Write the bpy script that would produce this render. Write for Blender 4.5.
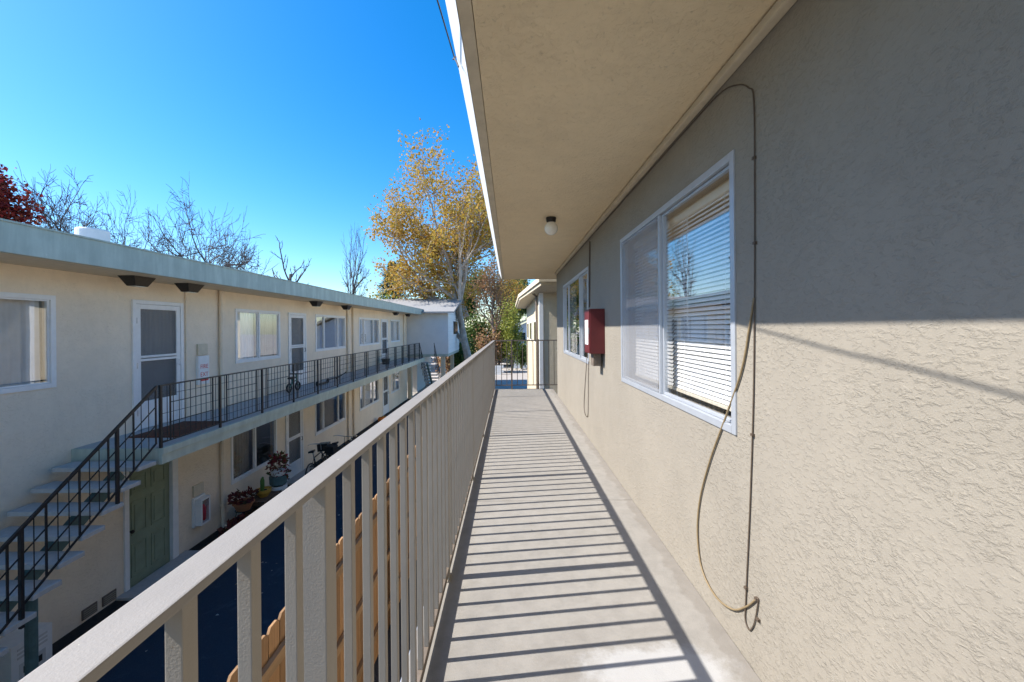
import bpy, bmesh, math, random
from mathutils import Vector, Matrix
import numpy as np
R = math.radians
for o in list(bpy.data.objects): bpy.data.objects.remove(o)
scene = bpy.context.scene
col = scene.collection

# ------------------------------------------------------------------ camera
CZ = 4.33                      # eye height above the alley
F = 410.0                      # focal length in pixels at 1024 wide
cam_d = bpy.data.cameras.new('camera'); cam = bpy.data.objects.new('camera', cam_d); col.objects.link(cam)
cam.location = (0, 0, CZ); cam.rotation_euler = (R(90), R(0.5), 0)
cam_d.sensor_width = 36; cam_d.lens = 36 * F / 1024
cam_d.shift_x = 2 / 1024; cam_d.shift_y = -13 / 1024
cam_d.clip_start = 0.02; cam_d.clip_end = 2000
scene.camera = cam
# ------------------------------------------------------------------ sky, sun, exposure
SUN_DIR = Vector((1.0, 0.12, -0.985)).normalized()        # the way the light travels
sun_el = math.asin(-SUN_DIR.z)
sun_az = math.atan2(-SUN_DIR.x, -SUN_DIR.y)               # clockwise from +Y
w = bpy.data.worlds.new('World'); scene.world = w; w.use_nodes = True
nt = w.node_tree; nt.nodes.clear()
sky = nt.nodes.new('ShaderNodeTexSky'); sky.sky_type = 'NISHITA'; sky.sun_disc = False
sky.sun_elevation = sun_el; sky.sun_rotation = sun_az; sky.altitude = 0
sky.air_density = 1.0; sky.dust_density = 0.7; sky.ozone_density = 4.0
bg = nt.nodes.new('ShaderNodeBackground'); bg.inputs['Strength'].default_value = 0.118
wo = nt.nodes.new('ShaderNodeOutputWorld')
hs_ = nt.nodes.new('ShaderNodeHueSaturation'); hs_.inputs['Saturation'].default_value = 1.40
nt.links.new(sky.outputs[0], hs_.inputs['Color']); nt.links.new(hs_.outputs[0], bg.inputs[0]); nt.links.new(bg.outputs[0], wo.inputs[0])
sl = bpy.data.lights.new('sun', 'SUN'); sl.energy = 3.9; sl.angle = R(0.5); sl.color = (1, 0.965, 0.915)
so = bpy.data.objects.new('sun', sl); col.objects.link(so); so.location = (-20, -3, 20)
so.rotation_euler = SUN_DIR.to_track_quat('-Z', 'Y').to_euler()
scene.view_settings.view_transform = 'Standard'; scene.view_settings.look = 'None'
scene.view_settings.gamma = 1; scene.view_settings.exposure = 1.28
scene.view_settings.use_curve_mapping = False
scene.render.engine = 'CYCLES'
scene.cycles.max_bounces = 10; scene.cycles.diffuse_bounces = 5; scene.cycles.transparent_max_bounces = 24
scene.render.resolution_x = 1024; scene.render.resolution_y = 682

# ------------------------------------------------------------------ materials
def newmat(name):
    m = bpy.data.materials.new(name); m.use_nodes = True
    n = m.node_tree; b = n.nodes['Principled BSDF']; return m, n, b
def N(n, t, **kw):
    x = n.nodes.new(t)
    for k, v in kw.items():
        if k in x.inputs: x.inputs[k].default_value = v
        else: setattr(x, k, v)
    return x
def noise(n, scale, detail=4, rough=0.55, dist=0.0, vec=None):
    x = N(n, 'ShaderNodeTexNoise'); x.inputs['Scale'].default_value = scale; x.inputs['Detail'].default_value = detail
    x.inputs['Roughness'].default_value = rough; x.inputs['Distortion'].default_value = dist
    if vec is not None: n.links.new(vec, x.inputs['Vector'])
    return x
def ramp(n, src, stops):
    r = n.nodes.new('ShaderNodeValToRGB'); n.links.new(src, r.inputs[0])
    e = r.color_ramp.elements
    while len(e) < len(stops): e.new(0.5)
    for i, (p, c) in enumerate(stops):
        e[i].position = p; e[i].color = (c, c, c, 1) if not hasattr(c, '__len__') else (*c, 1)
    return r
def coords(n, scale=(1, 1, 1), rot=(0, 0, 0), kind='Object'):
    tc = n.nodes.new('ShaderNodeTexCoord'); mp = n.nodes.new('ShaderNodeMapping')
    mp.inputs['Scale'].default_value = scale; mp.inputs['Rotation'].default_value = rot
    n.links.new(tc.outputs[kind], mp.inputs[0]); return mp.outputs[0]
def mixc(n, fac, a, b, mode='MIX'):
    x = n.nodes.new('ShaderNodeMix'); x.data_type = 'RGBA'; x.blend_type = mode
    for s, v in ((0, fac), (6, a), (7, b)):
        if hasattr(v, 'links') or hasattr(v, 'is_linked'): n.links.new(v, x.inputs[s])
        else: x.inputs[s].default_value = v if not hasattr(v, '__len__') else (*v, 1)
    return x.outputs[2]
def sc(c, k): return tuple(min(1, v * k) for v in c)
def bump(n, b, h, strength=0.3, dist=0.01, prev=None):
    x = N(n, 'ShaderNodeBump'); x.inputs['Strength'].default_value = strength; x.inputs['Distance'].default_value = dist
    n.links.new(h, x.inputs['Height'])
    if prev: n.links.new(prev.outputs[0], x.inputs['Normal'])
    n.links.new(x.outputs[0], b.inputs['Normal']); return x
def M(name, c, rough=0.6, var=0.12, scale=6, bmp=0.0, bscale=80, metal=0.0, spec=0.4, fine=0.0):
    m, n, b = newmat(name); v = coords(n)
    f = noise(n, scale, 6, 0.6, 0, v)
    out = mixc(n, ramp(n, f.outputs[0], [(0.3, 0), (0.7, 1)]).outputs[0], sc(c, 1 - var), sc(c, 1 + var))
    if fine:
        g = noise(n, 220, 3, 0.7, 0, v)
        out = mixc(n, fine, out, ramp(n, g.outputs[0], [(0.35, sc(c, 0.45)), (0.6, sc(c, 1.15))]).outputs[0])
    n.links.new(out, b.inputs['Base Color'])
    b.inputs['Roughness'].default_value = rough; b.inputs['Metallic'].default_value = metal
    b.inputs['Specular IOR Level'].default_value = spec
    if bmp: bump(n, b, noise(n, bscale, 5, 0.6, 0, v).outputs[0], bmp, 0.004)
    return m
def stucco(name, c, trowel=22, strength=0.5, dist=0.012, stain=0.06, cracks=False):
    m, n, b = newmat(name); v = coords(n)
    big = noise(n, 0.9, 5, 0.6, 0.3, v); mid = noise(n, 7, 6, 0.65, 0.4, v)
    o = mixc(n, ramp(n, big.outputs[0], [(0.3, 0), (0.7, 1)]).outputs[0], sc(c, 1 - stain), sc(c, 1 + stain * 0.6))
    o = mixc(n, 0.35, o, ramp(n, mid.outputs[0], [(0.3, sc(c, 0.88)), (0.65, sc(c, 1.06))]).outputs[0])
    t = noise(n, trowel, 6, 0.6, 0.5, coords(n, (1, 1, 1.7)))
    tr = ramp(n, t.outputs[0], [(0.50, 0.0), (0.56, 0.35), (0.60, 0.8), (0.70, 1)])
    fine = noise(n, trowel * 7, 4, 0.6, 0, v)
    pit = noise(n, trowel * 1.6, 4, 0.5, 0.3, coords(n, (1, 0.8, 2.0)))
    pr = ramp(n, pit.outputs[0], [(0.28, 0.0), (0.36, 1)])
    o = mixc(n, ramp(n, pit.outputs[0], [(0.28, 0.35), (0.36, 0)]).outputs[0], o, sc(c, 0.6))
    h1 = N(n, 'ShaderNodeMath', operation='MULTIPLY_ADD'); n.links.new(fine.outputs[0], h1.inputs[0]); h1.inputs[1].default_value = 0.5
    n.links.new(tr.outputs[0], h1.inputs[2])
    h2 = N(n, 'ShaderNodeMath', operation='MULTIPLY_ADD'); n.links.new(pr.outputs[0], h2.inputs[0]); h2.inputs[1].default_value = 0.35
    n.links.new(h1.outputs[0], h2.inputs[2])
    gm = ramp(n, noise(n, 2.6, 4, 0.6, 0.5, v).outputs[0], [(0.36, 0.3), (0.62, 1.0)]); hg = N(n, 'ShaderNodeMath', operation='MULTIPLY')
    n.links.new(h2.outputs[0], hg.inputs[0]); n.links.new(gm.outputs[0], hg.inputs[1]); h = hg.outputs[0]
    sv = noise(n, 1.0, 6, 0.7, 0.3, coords(n, (1.1, 1.1, 0.5))); o = mixc(n, ramp(n, sv.outputs[0], [(0.36, stain * 2.4), (0.58, 0)]).outputs[0], o, sc(c, 0.62))
    if cracks:
        vo = N(n, 'ShaderNodeTexVoronoi', feature='DISTANCE_TO_EDGE'); vo.inputs['Scale'].default_value = 0.75
        wob = noise(n, 2.5, 3, 0.55, 0, v)
        ad = n.nodes.new('ShaderNodeVectorMath'); ad.operation = 'MULTIPLY_ADD'
        n.links.new(wob.outputs[1], ad.inputs[0]); ad.inputs[1].default_value = (0.5, 0.5, 0.5); n.links.new(v, ad.inputs[2])
        n.links.new(ad.outputs[0], vo.inputs['Vector'])
        gate = noise(n, 0.8, 2, 0.5, 0, v)
        g2 = ramp(n, gate.outputs[0], [(0.54, 0), (0.60, 1)])
        cr = ramp(n, vo.outputs[0], [(0.0, 0.6), (0.0007, 0)])
        mm = N(n, 'ShaderNodeMath', operation='MULTIPLY'); n.links.new(cr.outputs[0], mm.inputs[0]); n.links.new(g2.outputs[0], mm.inputs[1])
        o = mixc(n, mm.outputs[0], o, sc(c, 0.55))
        h3 = N(n, 'ShaderNodeMath', operation='MULTIPLY_ADD'); n.links.new(mm.outputs[0], h3.inputs[0]); h3.inputs[1].default_value = -0.4
        n.links.new(h, h3.inputs[2]); h = h3.outputs[0]
    n.links.new(o, b.inputs['Base Color'])
    b.inputs['Roughness'].default_value = 0.85; b.inputs['Specular IOR Level'].default_value = 0.2
    bump(n, b, h, strength, dist); return m
def wood(name, c, along='Z', var=0.3):
    m, n, b = newmat(name)
    s = {'X': (1.5, 30, 30), 'Y': (30, 1.5, 30), 'Z': (30, 30, 1.5)}[along]
    v = coords(n, s); oi = n.nodes.new('ShaderNodeObjectInfo')
    ad = n.nodes.new('ShaderNodeVectorMath'); ad.operation = 'MULTIPLY_ADD'
    n.links.new(oi.outputs['Random'], ad.inputs[0]); ad.inputs[1].default_value = (37, 53, 71); n.links.new(v, ad.inputs[2])
    f = noise(n, 1.0, 5, 0.65, 0.6, ad.outputs[0])
    o = ramp(n, f.outputs[0], [(0.3, sc(c, 1 - var)), (0.55, c), (0.75, sc(c, 1 + var * 0.6))]).outputs[0]
    hsv = N(n, 'ShaderNodeHueSaturation'); mr = N(n, 'ShaderNodeMapRange')
    n.links.new(oi.outputs['Random'], mr.inputs[0]); mr.inputs[3].default_value = 0.75; mr.inputs[4].default_value = 1.2
    n.links.new(mr.outputs[0], hsv.inputs['Value']); n.links.new(o, hsv.inputs['Color'])
    n.links.new(hsv.outputs[0], b.inputs['Base Color']); b.inputs['Roughness'].default_value = 0.75
    bump(n, b, f.outputs[0], 0.3, 0.003); return m
def glass(name, r0=0.06, tint=(1, 1, 1)):
    m, n, b = newmat(name); n.nodes.remove(b); out = n.nodes['Material Output']
    lw = N(n, 'ShaderNodeLayerWeight'); lw.inputs['Blend'].default_value = 0.5
    p = N(n, 'ShaderNodeMath', operation='POWER'); n.links.new(lw.outputs['Facing'], p.inputs[0]); p.inputs[1].default_value = 4.0
    q = N(n, 'ShaderNodeMath', operation='MULTIPLY_ADD', use_clamp=True); n.links.new(p.outputs[0], q.inputs[0])
    q.inputs[1].default_value = 1 - r0; q.inputs[2].default_value = r0
    tr = N(n, 'ShaderNodeBsdfTransparent'); tr.inputs[0].default_value = (*tint, 1)
    gl = N(n, 'ShaderNodeBsdfGlossy'); gl.inputs['Roughness'].default_value = 0.0; gl.inputs['Color'].default_value = (1, 1, 1, 1)
    nz = noise(n, 1.6, 2, 0.5, 0, coords(n)); bp = N(n, 'ShaderNodeBump'); bp.inputs['Strength'].default_value = 0.04; bp.inputs['Distance'].default_value = 0.01
    n.links.new(nz.outputs[0], bp.inputs['Height']); n.links.new(bp.outputs[0], gl.inputs['Normal'])
    mx = N(n, 'ShaderNodeMixShader'); n.links.new(q.outputs[0], mx.inputs[0]); n.links.new(tr.outputs[0], mx.inputs[1]); n.links.new(gl.outputs[0], mx.inputs[2])
    n.links.new(mx.outputs[0], out.inputs[0]); return m
def screenmat(name, c, alpha):
    m, n, b = newmat(name); out = n.nodes['Material Output']
    b.inputs['Base Color'].default_value = (*c, 1); b.inputs['Roughness'].default_value = 0.7
    v = coords(n, (1, 1, 1)); f = noise(n, 5, 4, 0.6, 0, v)
    r = ramp(n, f.outputs[0], [(0.3, alpha - 0.01), (0.7, alpha + 0.01)])
    tr = N(n, 'ShaderNodeBsdfTransparent'); mx = N(n, 'ShaderNodeMixShader')
    n.links.new(r.outputs[0], mx.inputs[0]); n.links.new(tr.outputs[0], mx.inputs[1]); n.links.new(b.outputs[0], mx.inputs[2])
    n.links.new(mx.outputs[0], out.inputs[0]); return m
def leafmat(name, cols, trans=0.35):
    m, n, b = newmat(name); out = n.nodes['Material Output']
    g = n.nodes.new('ShaderNodeNewGeometry')
    r = ramp(n, g.outputs['Random Per Island'], [(i / max(1, len(cols) - 1), c) for i, c in enumerate(cols)])
    r.color_ramp.interpolation = 'LINEAR'
    n.links.new(r.outputs[0], b.inputs['Base Color']); b.inputs['Roughness'].default_value = 0.6; b.inputs['Specular IOR Level'].default_value = 0.25
    t = N(n, 'ShaderNodeBsdfTranslucent'); n.links.new(r.outputs[0], t.inputs[0])
    mx = N(n, 'ShaderNodeMixShader'); mx.inputs[0].default_value = trans
    n.links.new(b.outputs[0], mx.inputs[1]); n.links.new(t.outputs[0], mx.inputs[2]); n.links.new(mx.outputs[0], out.inputs[0]); return m

MT = {}
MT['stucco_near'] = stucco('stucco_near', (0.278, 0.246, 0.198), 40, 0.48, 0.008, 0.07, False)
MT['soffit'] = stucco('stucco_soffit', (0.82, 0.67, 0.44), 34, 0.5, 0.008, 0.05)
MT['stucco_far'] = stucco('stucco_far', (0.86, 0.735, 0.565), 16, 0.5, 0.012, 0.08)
MT['stucco_next'] = stucco('stucco_next', (0.62, 0.53, 0.38), 16, 0.4, 0.010, 0.05)
MT['grey_wall'] = M('grey_siding', (0.66, 0.65, 0.63), 0.8, 0.05, 2)
MT['white'] = M('white_paint', (0.78, 0.77, 0.74), 0.5, 0.05, 9)
MT['alu'] = M('aluminium_frame', (0.42, 0.44, 0.47), 0.38, 0.06, 14, metal=0.35)
MT['fascia_tan'] = M('fascia_tan', (0.60, 0.52, 0.38), 0.6, 0.1, 12, 0.15, 60)
MT['rail_tan'] = M('rail_paint', (0.40, 0.355, 0.29), 0.5, 0.07, 10, 0.18, 320, fine=0.10)
MT['green_trim'] = M('green_trim', (0.30, 0.37, 0.33), 0.6, 0.12, 5, 0.2, 40)
MT['pale_green'] = M('pale_green_trim', (0.40, 0.46, 0.38), 0.6, 0.1, 5, 0.2, 40)
MT['black_metal'] = M('black_metal', (0.020, 0.019, 0.020), 0.45, 0.3, 20)
MT['brown_metal'] = M('brown_metal', (0.16, 0.125, 0.095), 0.6, 0.25, 20)
MT['teal_metal'] = M('teal_metal', (0.10, 0.17, 0.17), 0.5, 0.2, 12)
MT['concrete_tread'] = M('concrete_tread', (0.48, 0.46, 0.43), 0.85, 0.15, 14, 0.5, 120, fine=0.35)
MT['roof_gravel'] = M('roof_gravel', (0.26, 0.255, 0.25), 0.9, 0.15, 9, 0.5, 60)
MT['green_door'] = M('green_door', (0.24, 0.29, 0.20), 0.5, 0.1, 5)
MT['dark_red'] = M('dark_red_paint', (0.11, 0.014, 0.016), 0.45, 0.12, 10)
MT['red'] = M('red_paint', (0.60, 0.03, 0.04), 0.4, 0.1, 10)
MT['blind'] = M('blind_slat', (0.80, 0.79, 0.76), 0.5, 0.03, 10)
MT['blind_head'] = M('blind_head', (0.66, 0.60, 0.48), 0.5, 0.04, 10)
MT['curtain'] = M('curtain', (0.62, 0.60, 0.56), 0.9, 0.1, 4)
MT['curtain_tan'] = M('curtain_tan', (0.33, 0.29, 0.21), 0.9, 0.12, 4)
MT['curtain_white'] = M('curtain_white', (0.80, 0.77, 0.70), 0.9, 0.05, 4)
MT['interior'] = M('interior', (0.20, 0.19, 0.17), 0.9, 0.1, 2)
MT['dark'] = M('dark_gap', (0.02, 0.02, 0.02), 0.9, 0.1, 5)
MT['glass'] = glass('window_glass', 0.07)
MT['glass_far'] = glass('window_glass_far', 0.10)
MT['screen'] = screenmat('insect_screen', (0.36, 0.36, 0.37), 0.30)
MT['screen_dark'] = screenmat('door_screen', (0.17, 0.17, 0.17), 0.42)
MT['cable_dark'] = M('cable_dark', (0.09, 0.065, 0.045), 0.6, 0.2, 30)
MT['cable_tan'] = M('cable_tan', (0.22, 0.16, 0.085), 0.55, 0.15, 30)
MT['soil'] = M('dark_soil', (0.025, 0.022, 0.020), 0.95, 0.3, 20, 0.8, 50)
MT['rust_mat'] = M('rust_mat', (0.13, 0.045, 0.022), 0.95, 0.25, 25, 0.6, 200)
MT['terracotta'] = M('terracotta', (0.36, 0.15, 0.07), 0.75, 0.15, 14)
MT['yellow_pot'] = M('yellow_pot', (0.50, 0.30, 0.05), 0.45, 0.1, 14)
MT['brown_wood'] = wood('brown_crate_wood', (0.12, 0.065, 0.035), 'X')
MT['teal_toy'] = M('teal_plastic', (0.03, 0.20, 0.17), 0.4, 0.1, 10)
MT['orange'] = M('pumpkin_orange', (0.55, 0.16, 0.02), 0.5, 0.15, 8)
MT['green_stem'] = M('cactus_green', (0.09, 0.19, 0.04), 0.6, 0.2, 20)
MT['rubber'] = M('rubber', (0.015, 0.015, 0.016), 0.7, 0.2, 20)
MT['silver'] = M('silver', (0.5, 0.5, 0.5), 0.35, 0.08, 20, metal=0.8)
MT['globe'] = M('globe_glass', (0.80, 0.76, 0.66), 0.12, 0.05, 15, spec=0.6)
MT['bronze'] = M('bronze_lamp', (0.035, 0.030, 0.025), 0.45, 0.2, 20, metal=0.4)
MT['fence_wood'] = wood('fence_wood', (0.34, 0.19, 0.085), 'Z', 0.28)
MT['fence_rail'] = wood('fence_rail_wood', (0.32, 0.20, 0.10), 'Y', 0.25)
MT['bark'] = M('bark', (0.20, 0.16, 0.13), 0.9, 0.3, 5, 0.6, 20)
MT['bark_pale'] = M('bark_mottled', (0.36, 0.31, 0.26), 0.85, 0.35, 3, 0.4, 15)
MT['bark_grey'] = M('bark_bare', (0.09, 0.075, 0.07), 0.9, 0.25, 5)
MT['leaf_gold'] = leafmat('leaf_gold', [(0.46, 0.27, 0.03), (0.50, 0.34, 0.06), (0.32, 0.27, 0.05), (0.44, 0.21, 0.035), (0.52, 0.38, 0.10)], 0.4)
MT['leaf_red'] = leafmat('leaf_red', [(0.16, 0.015, 0.02), (0.24, 0.035, 0.03), (0.08, 0.012, 0.018), (0.30, 0.09, 0.04)], 0.35)
MT['leaf_green'] = leafmat('leaf_green', [(0.05, 0.09, 0.02), (0.09, 0.14, 0.03), (0.13, 0.17, 0.04)], 0.3)
MT['leaf_dark'] = leafmat('needle_dark', [(0.025, 0.055, 0.025), (0.045, 0.085, 0.035), (0.08, 0.12, 0.045)], 0.2)
MT['leaf_lime'] = leafmat('leaf_lime', [(0.20, 0.22, 0.03), (0.28, 0.28, 0.05), (0.14, 0.19, 0.03)], 0.4)
MT['leaf_brown'] = leafmat('leaf_brown', [(0.24, 0.12, 0.06), (0.33, 0.17, 0.08), (0.28, 0.20, 0.08), (0.18, 0.10, 0.07)], 0.35)
MT['leaf_flower'] = leafmat('flower_mix', [(0.30, 0.02, 0.04), (0.09, 0.13, 0.03), (0.42, 0.05, 0.08), (0.06, 0.10, 0.025)], 0.3)
MT['leaf_maroon'] = leafmat('leaf_maroon', [(0.10, 0.02, 0.02), (0.18, 0.04, 0.03), (0.07, 0.06, 0.02)], 0.3)
MT['litter'] = leafmat('leaf_litter', [(0.30, 0.22, 0.12), (0.42, 0.38, 0.32), (0.22, 0.13, 0.06)], 0.1)
MT['house_blue'] = M('house_blue', (0.55, 0.60, 0.68), 0.7, 0.06, 2)
MT['car_paint'] = M('car_paint', (0.25, 0.27, 0.30), 0.25, 0.05, 3, metal=0.4, spec=0.6)
MT['car_glass'] = M('car_glass', (0.02, 0.025, 0.03), 0.08, 0.1, 3, spec=0.8)

def weathered(name, c, chip, chipc, streak=0.25, vert=True, thr=0.70, bsc=300):
    m, n, b = newmat(name); v = coords(n)
    f = noise(n, 5, 6, 0.6, 0, v); o = mixc(n, ramp(n, f.outputs[0], [(0.3, 0), (0.7, 1)]).outputs[0], sc(c, 0.92), sc(c, 1.07))
    sv = noise(n, 1.0, 5, 0.65, 0, coords(n, (6, 6, 0.7) if vert else (8, 1.2, 8))); o = mixc(n, ramp(n, sv.outputs[0], [(0.42, streak), (0.62, 0)]).outputs[0], o, sc(c, 0.55))
    ch = noise(n, chip, 5, 0.65, 0.4, v); o = mixc(n, ramp(n, ch.outputs[0], [(thr, 0), (thr + 0.02, 0.8)]).outputs[0], o, chipc)
    n.links.new(o, b.inputs['Base Color']); b.inputs['Roughness'].default_value = 0.55; b.inputs['Specular IOR Level'].default_value = 0.35
    bump(n, b, noise(n, bsc, 5, 0.6, 0, v).outputs[0], 0.18, 0.004); return m
MT['rail_tan'] = weathered('rail_paint_worn', (0.315, 0.28, 0.232), 38, (0.20, 0.13, 0.08), 0.22, True, 0.715)
MT['rail_top'] = weathered('rail_top_worn', (0.275, 0.251, 0.222), 30, (0.55, 0.50, 0.40), 0.22, False, 0.715)
MT['green_trim'] = weathered('green_fascia_worn', (0.46, 0.51, 0.43), 2.6, (0.70, 0.70, 0.66), 0.40, True, 0.68, 60)
MT['pale_green'] = weathered('pale_green_worn', (0.52, 0.57, 0.47), 5, (0.30, 0.30, 0.26), 0.35, True, 0.72, 60)
def asphalt():
    m, n, b = newmat('asphalt'); v = coords(n)
    f = noise(n, 160, 4, 0.7, 0, v); g = noise(n, 0.7, 5, 0.6, 0.3, v)
    o = ramp(n, f.outputs[0], [(0.3, (0.012, 0.017, 0.026)), (0.55, (0.022, 0.030, 0.044)), (0.78, (0.075, 0.085, 0.10))]).outputs[0]
    o = mixc(n, ramp(n, g.outputs[0], [(0.35, 0.0), (0.7, 0.35)]).outputs[0], o, (0.035, 0.043, 0.058))
    pz = noise(n, 2.4, 7, 0.7, 0.6, v); o = mixc(n, ramp(n, pz.outputs[0], [(0.56, 0), (0.66, 0.5)]).outputs[0], o, (0.07, 0.078, 0.09))
    gr_ = noise(n, 55, 3, 0.6, 0, v); o = mixc(n, ramp(n, gr_.outputs[0], [(0.68, 0), (0.72, 0.6)]).outputs[0], o, (0.14, 0.14, 0.14))
    n.links.new(o, b.inputs['Base Color']); b.inputs['Roughness'].default_value = 0.85
    bump(n, b, f.outputs[0], 0.6, 0.006); return m
MT['asphalt'] = asphalt()
def deckmat():
    m, n, b = newmat('deck_coating'); v = coords(n); c = (0.265, 0.245, 0.216)
    big = noise(n, 1.6, 6, 0.65, 0.4, v); sp = noise(n, 190, 3, 0.7, 0, v); md = noise(n, 14, 5, 0.65, 0, v)
    o = mixc(n, ramp(n, big.outputs[0], [(0.3, 0), (0.72, 1)]).outputs[0], sc(c, 0.86), sc(c, 1.08))
    o = mixc(n, 0.35, o, ramp(n, md.outputs[0], [(0.3, sc(c, 0.66)), (0.6, sc(c, 1.1))]).outputs[0])
    o = mixc(n, ramp(n, sp.outputs[0], [(0.62, 0), (0.72, 0.45)]).outputs[0], o, sc(c, 0.45))
    o = mixc(n, ramp(n, sp.outputs[0], [(0.28, 0.4), (0.36, 0)]).outputs[0], o, sc(c, 1.35))
    # spilled white paint near the wall, with a ragged outline
    tc = n.nodes.new('ShaderNodeTexCoord'); sub = n.nodes.new('ShaderNodeVectorMath'); sub.operation = 'SUBTRACT'
    n.links.new(tc.outputs['Object'], sub.inputs[0]); sub.inputs[1].default_value = (0.76, 1.69, 2.98)
    scl = n.nodes.new('ShaderNodeVectorMath'); scl.operation = 'MULTIPLY'; n.links.new(sub.outputs[0], scl.inputs[0]); scl.inputs[1].default_value = (1.9, 4.2, 0)
    wn = noise(n, 9, 5, 0.7, 0, v); wv = n.nodes.new('ShaderNodeVectorMath'); wv.operation = 'MULTIPLY_ADD'
    n.links.new(wn.outputs[1], wv.inputs[0]); wv.inputs[1].default_value = (0.7, 0.7, 0); n.links.new(scl.outputs[0], wv.inputs[2])
    le = n.nodes.new('ShaderNodeVectorMath'); le.operation = 'LENGTH'; n.links.new(wv.outputs[0], le.inputs[0])
    o = mixc(n, ramp(n, le.outputs['Value'], [(0.42, 0.55), (0.64, 0.0)]).outputs[0], o, (0.46, 0.455, 0.45))
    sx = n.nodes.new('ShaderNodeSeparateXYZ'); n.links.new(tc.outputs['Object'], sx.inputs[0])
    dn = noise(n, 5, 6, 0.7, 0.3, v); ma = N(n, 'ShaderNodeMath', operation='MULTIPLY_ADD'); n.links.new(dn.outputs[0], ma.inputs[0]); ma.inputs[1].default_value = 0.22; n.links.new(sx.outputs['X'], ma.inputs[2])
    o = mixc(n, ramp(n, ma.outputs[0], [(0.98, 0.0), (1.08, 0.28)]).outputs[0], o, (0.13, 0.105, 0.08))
    st_ = noise(n, 3.2, 7, 0.75, 1.0, v); o = mixc(n, ramp(n, st_.outputs[0], [(0.56, 0.0), (0.70, 0.38)]).outputs[0], o, (0.20, 0.175, 0.145))
    dr = noise(n, 11, 4, 0.6, 0.0, v); o = mixc(n, ramp(n, dr.outputs[0], [(0.745, 0.0), (0.76, 0.75)]).outputs[0], o, (0.05, 0.045, 0.04))
    n.links.new(o, b.inputs['Base Color']); b.inputs['Roughness'].default_value = 0.75; b.inputs['Specular IOR Level'].default_value = 0.3
    bump(n, b, sp.outputs[0], 0.45, 0.003); return m
MT['deck'] = deckmat()
def groundmat():
    m, n, b = newmat('ground_concrete'); v = coords(n)
    f = noise(n, 0.15, 6, 0.6, 0.2, v); g = noise(n, 3, 6, 0.65, 0, v)
    o = mixc(n, ramp(n, f.outputs[0], [(0.4, 0), (0.6, 1)]).outputs[0], (0.36, 0.32, 0.28), (0.42, 0.38, 0.34))
    o = mixc(n, 0.3, o, ramp(n, g.outputs[0], [(0.3, (0.24, 0.2, 0.16)), (0.7, (0.46, 0.42, 0.38))]).outputs[0])
    n.links.new(o, b.inputs['Base Color']); b.inputs['Roughness'].default_value = 0.9; return m
MT['ground'] = groundmat()

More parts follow.
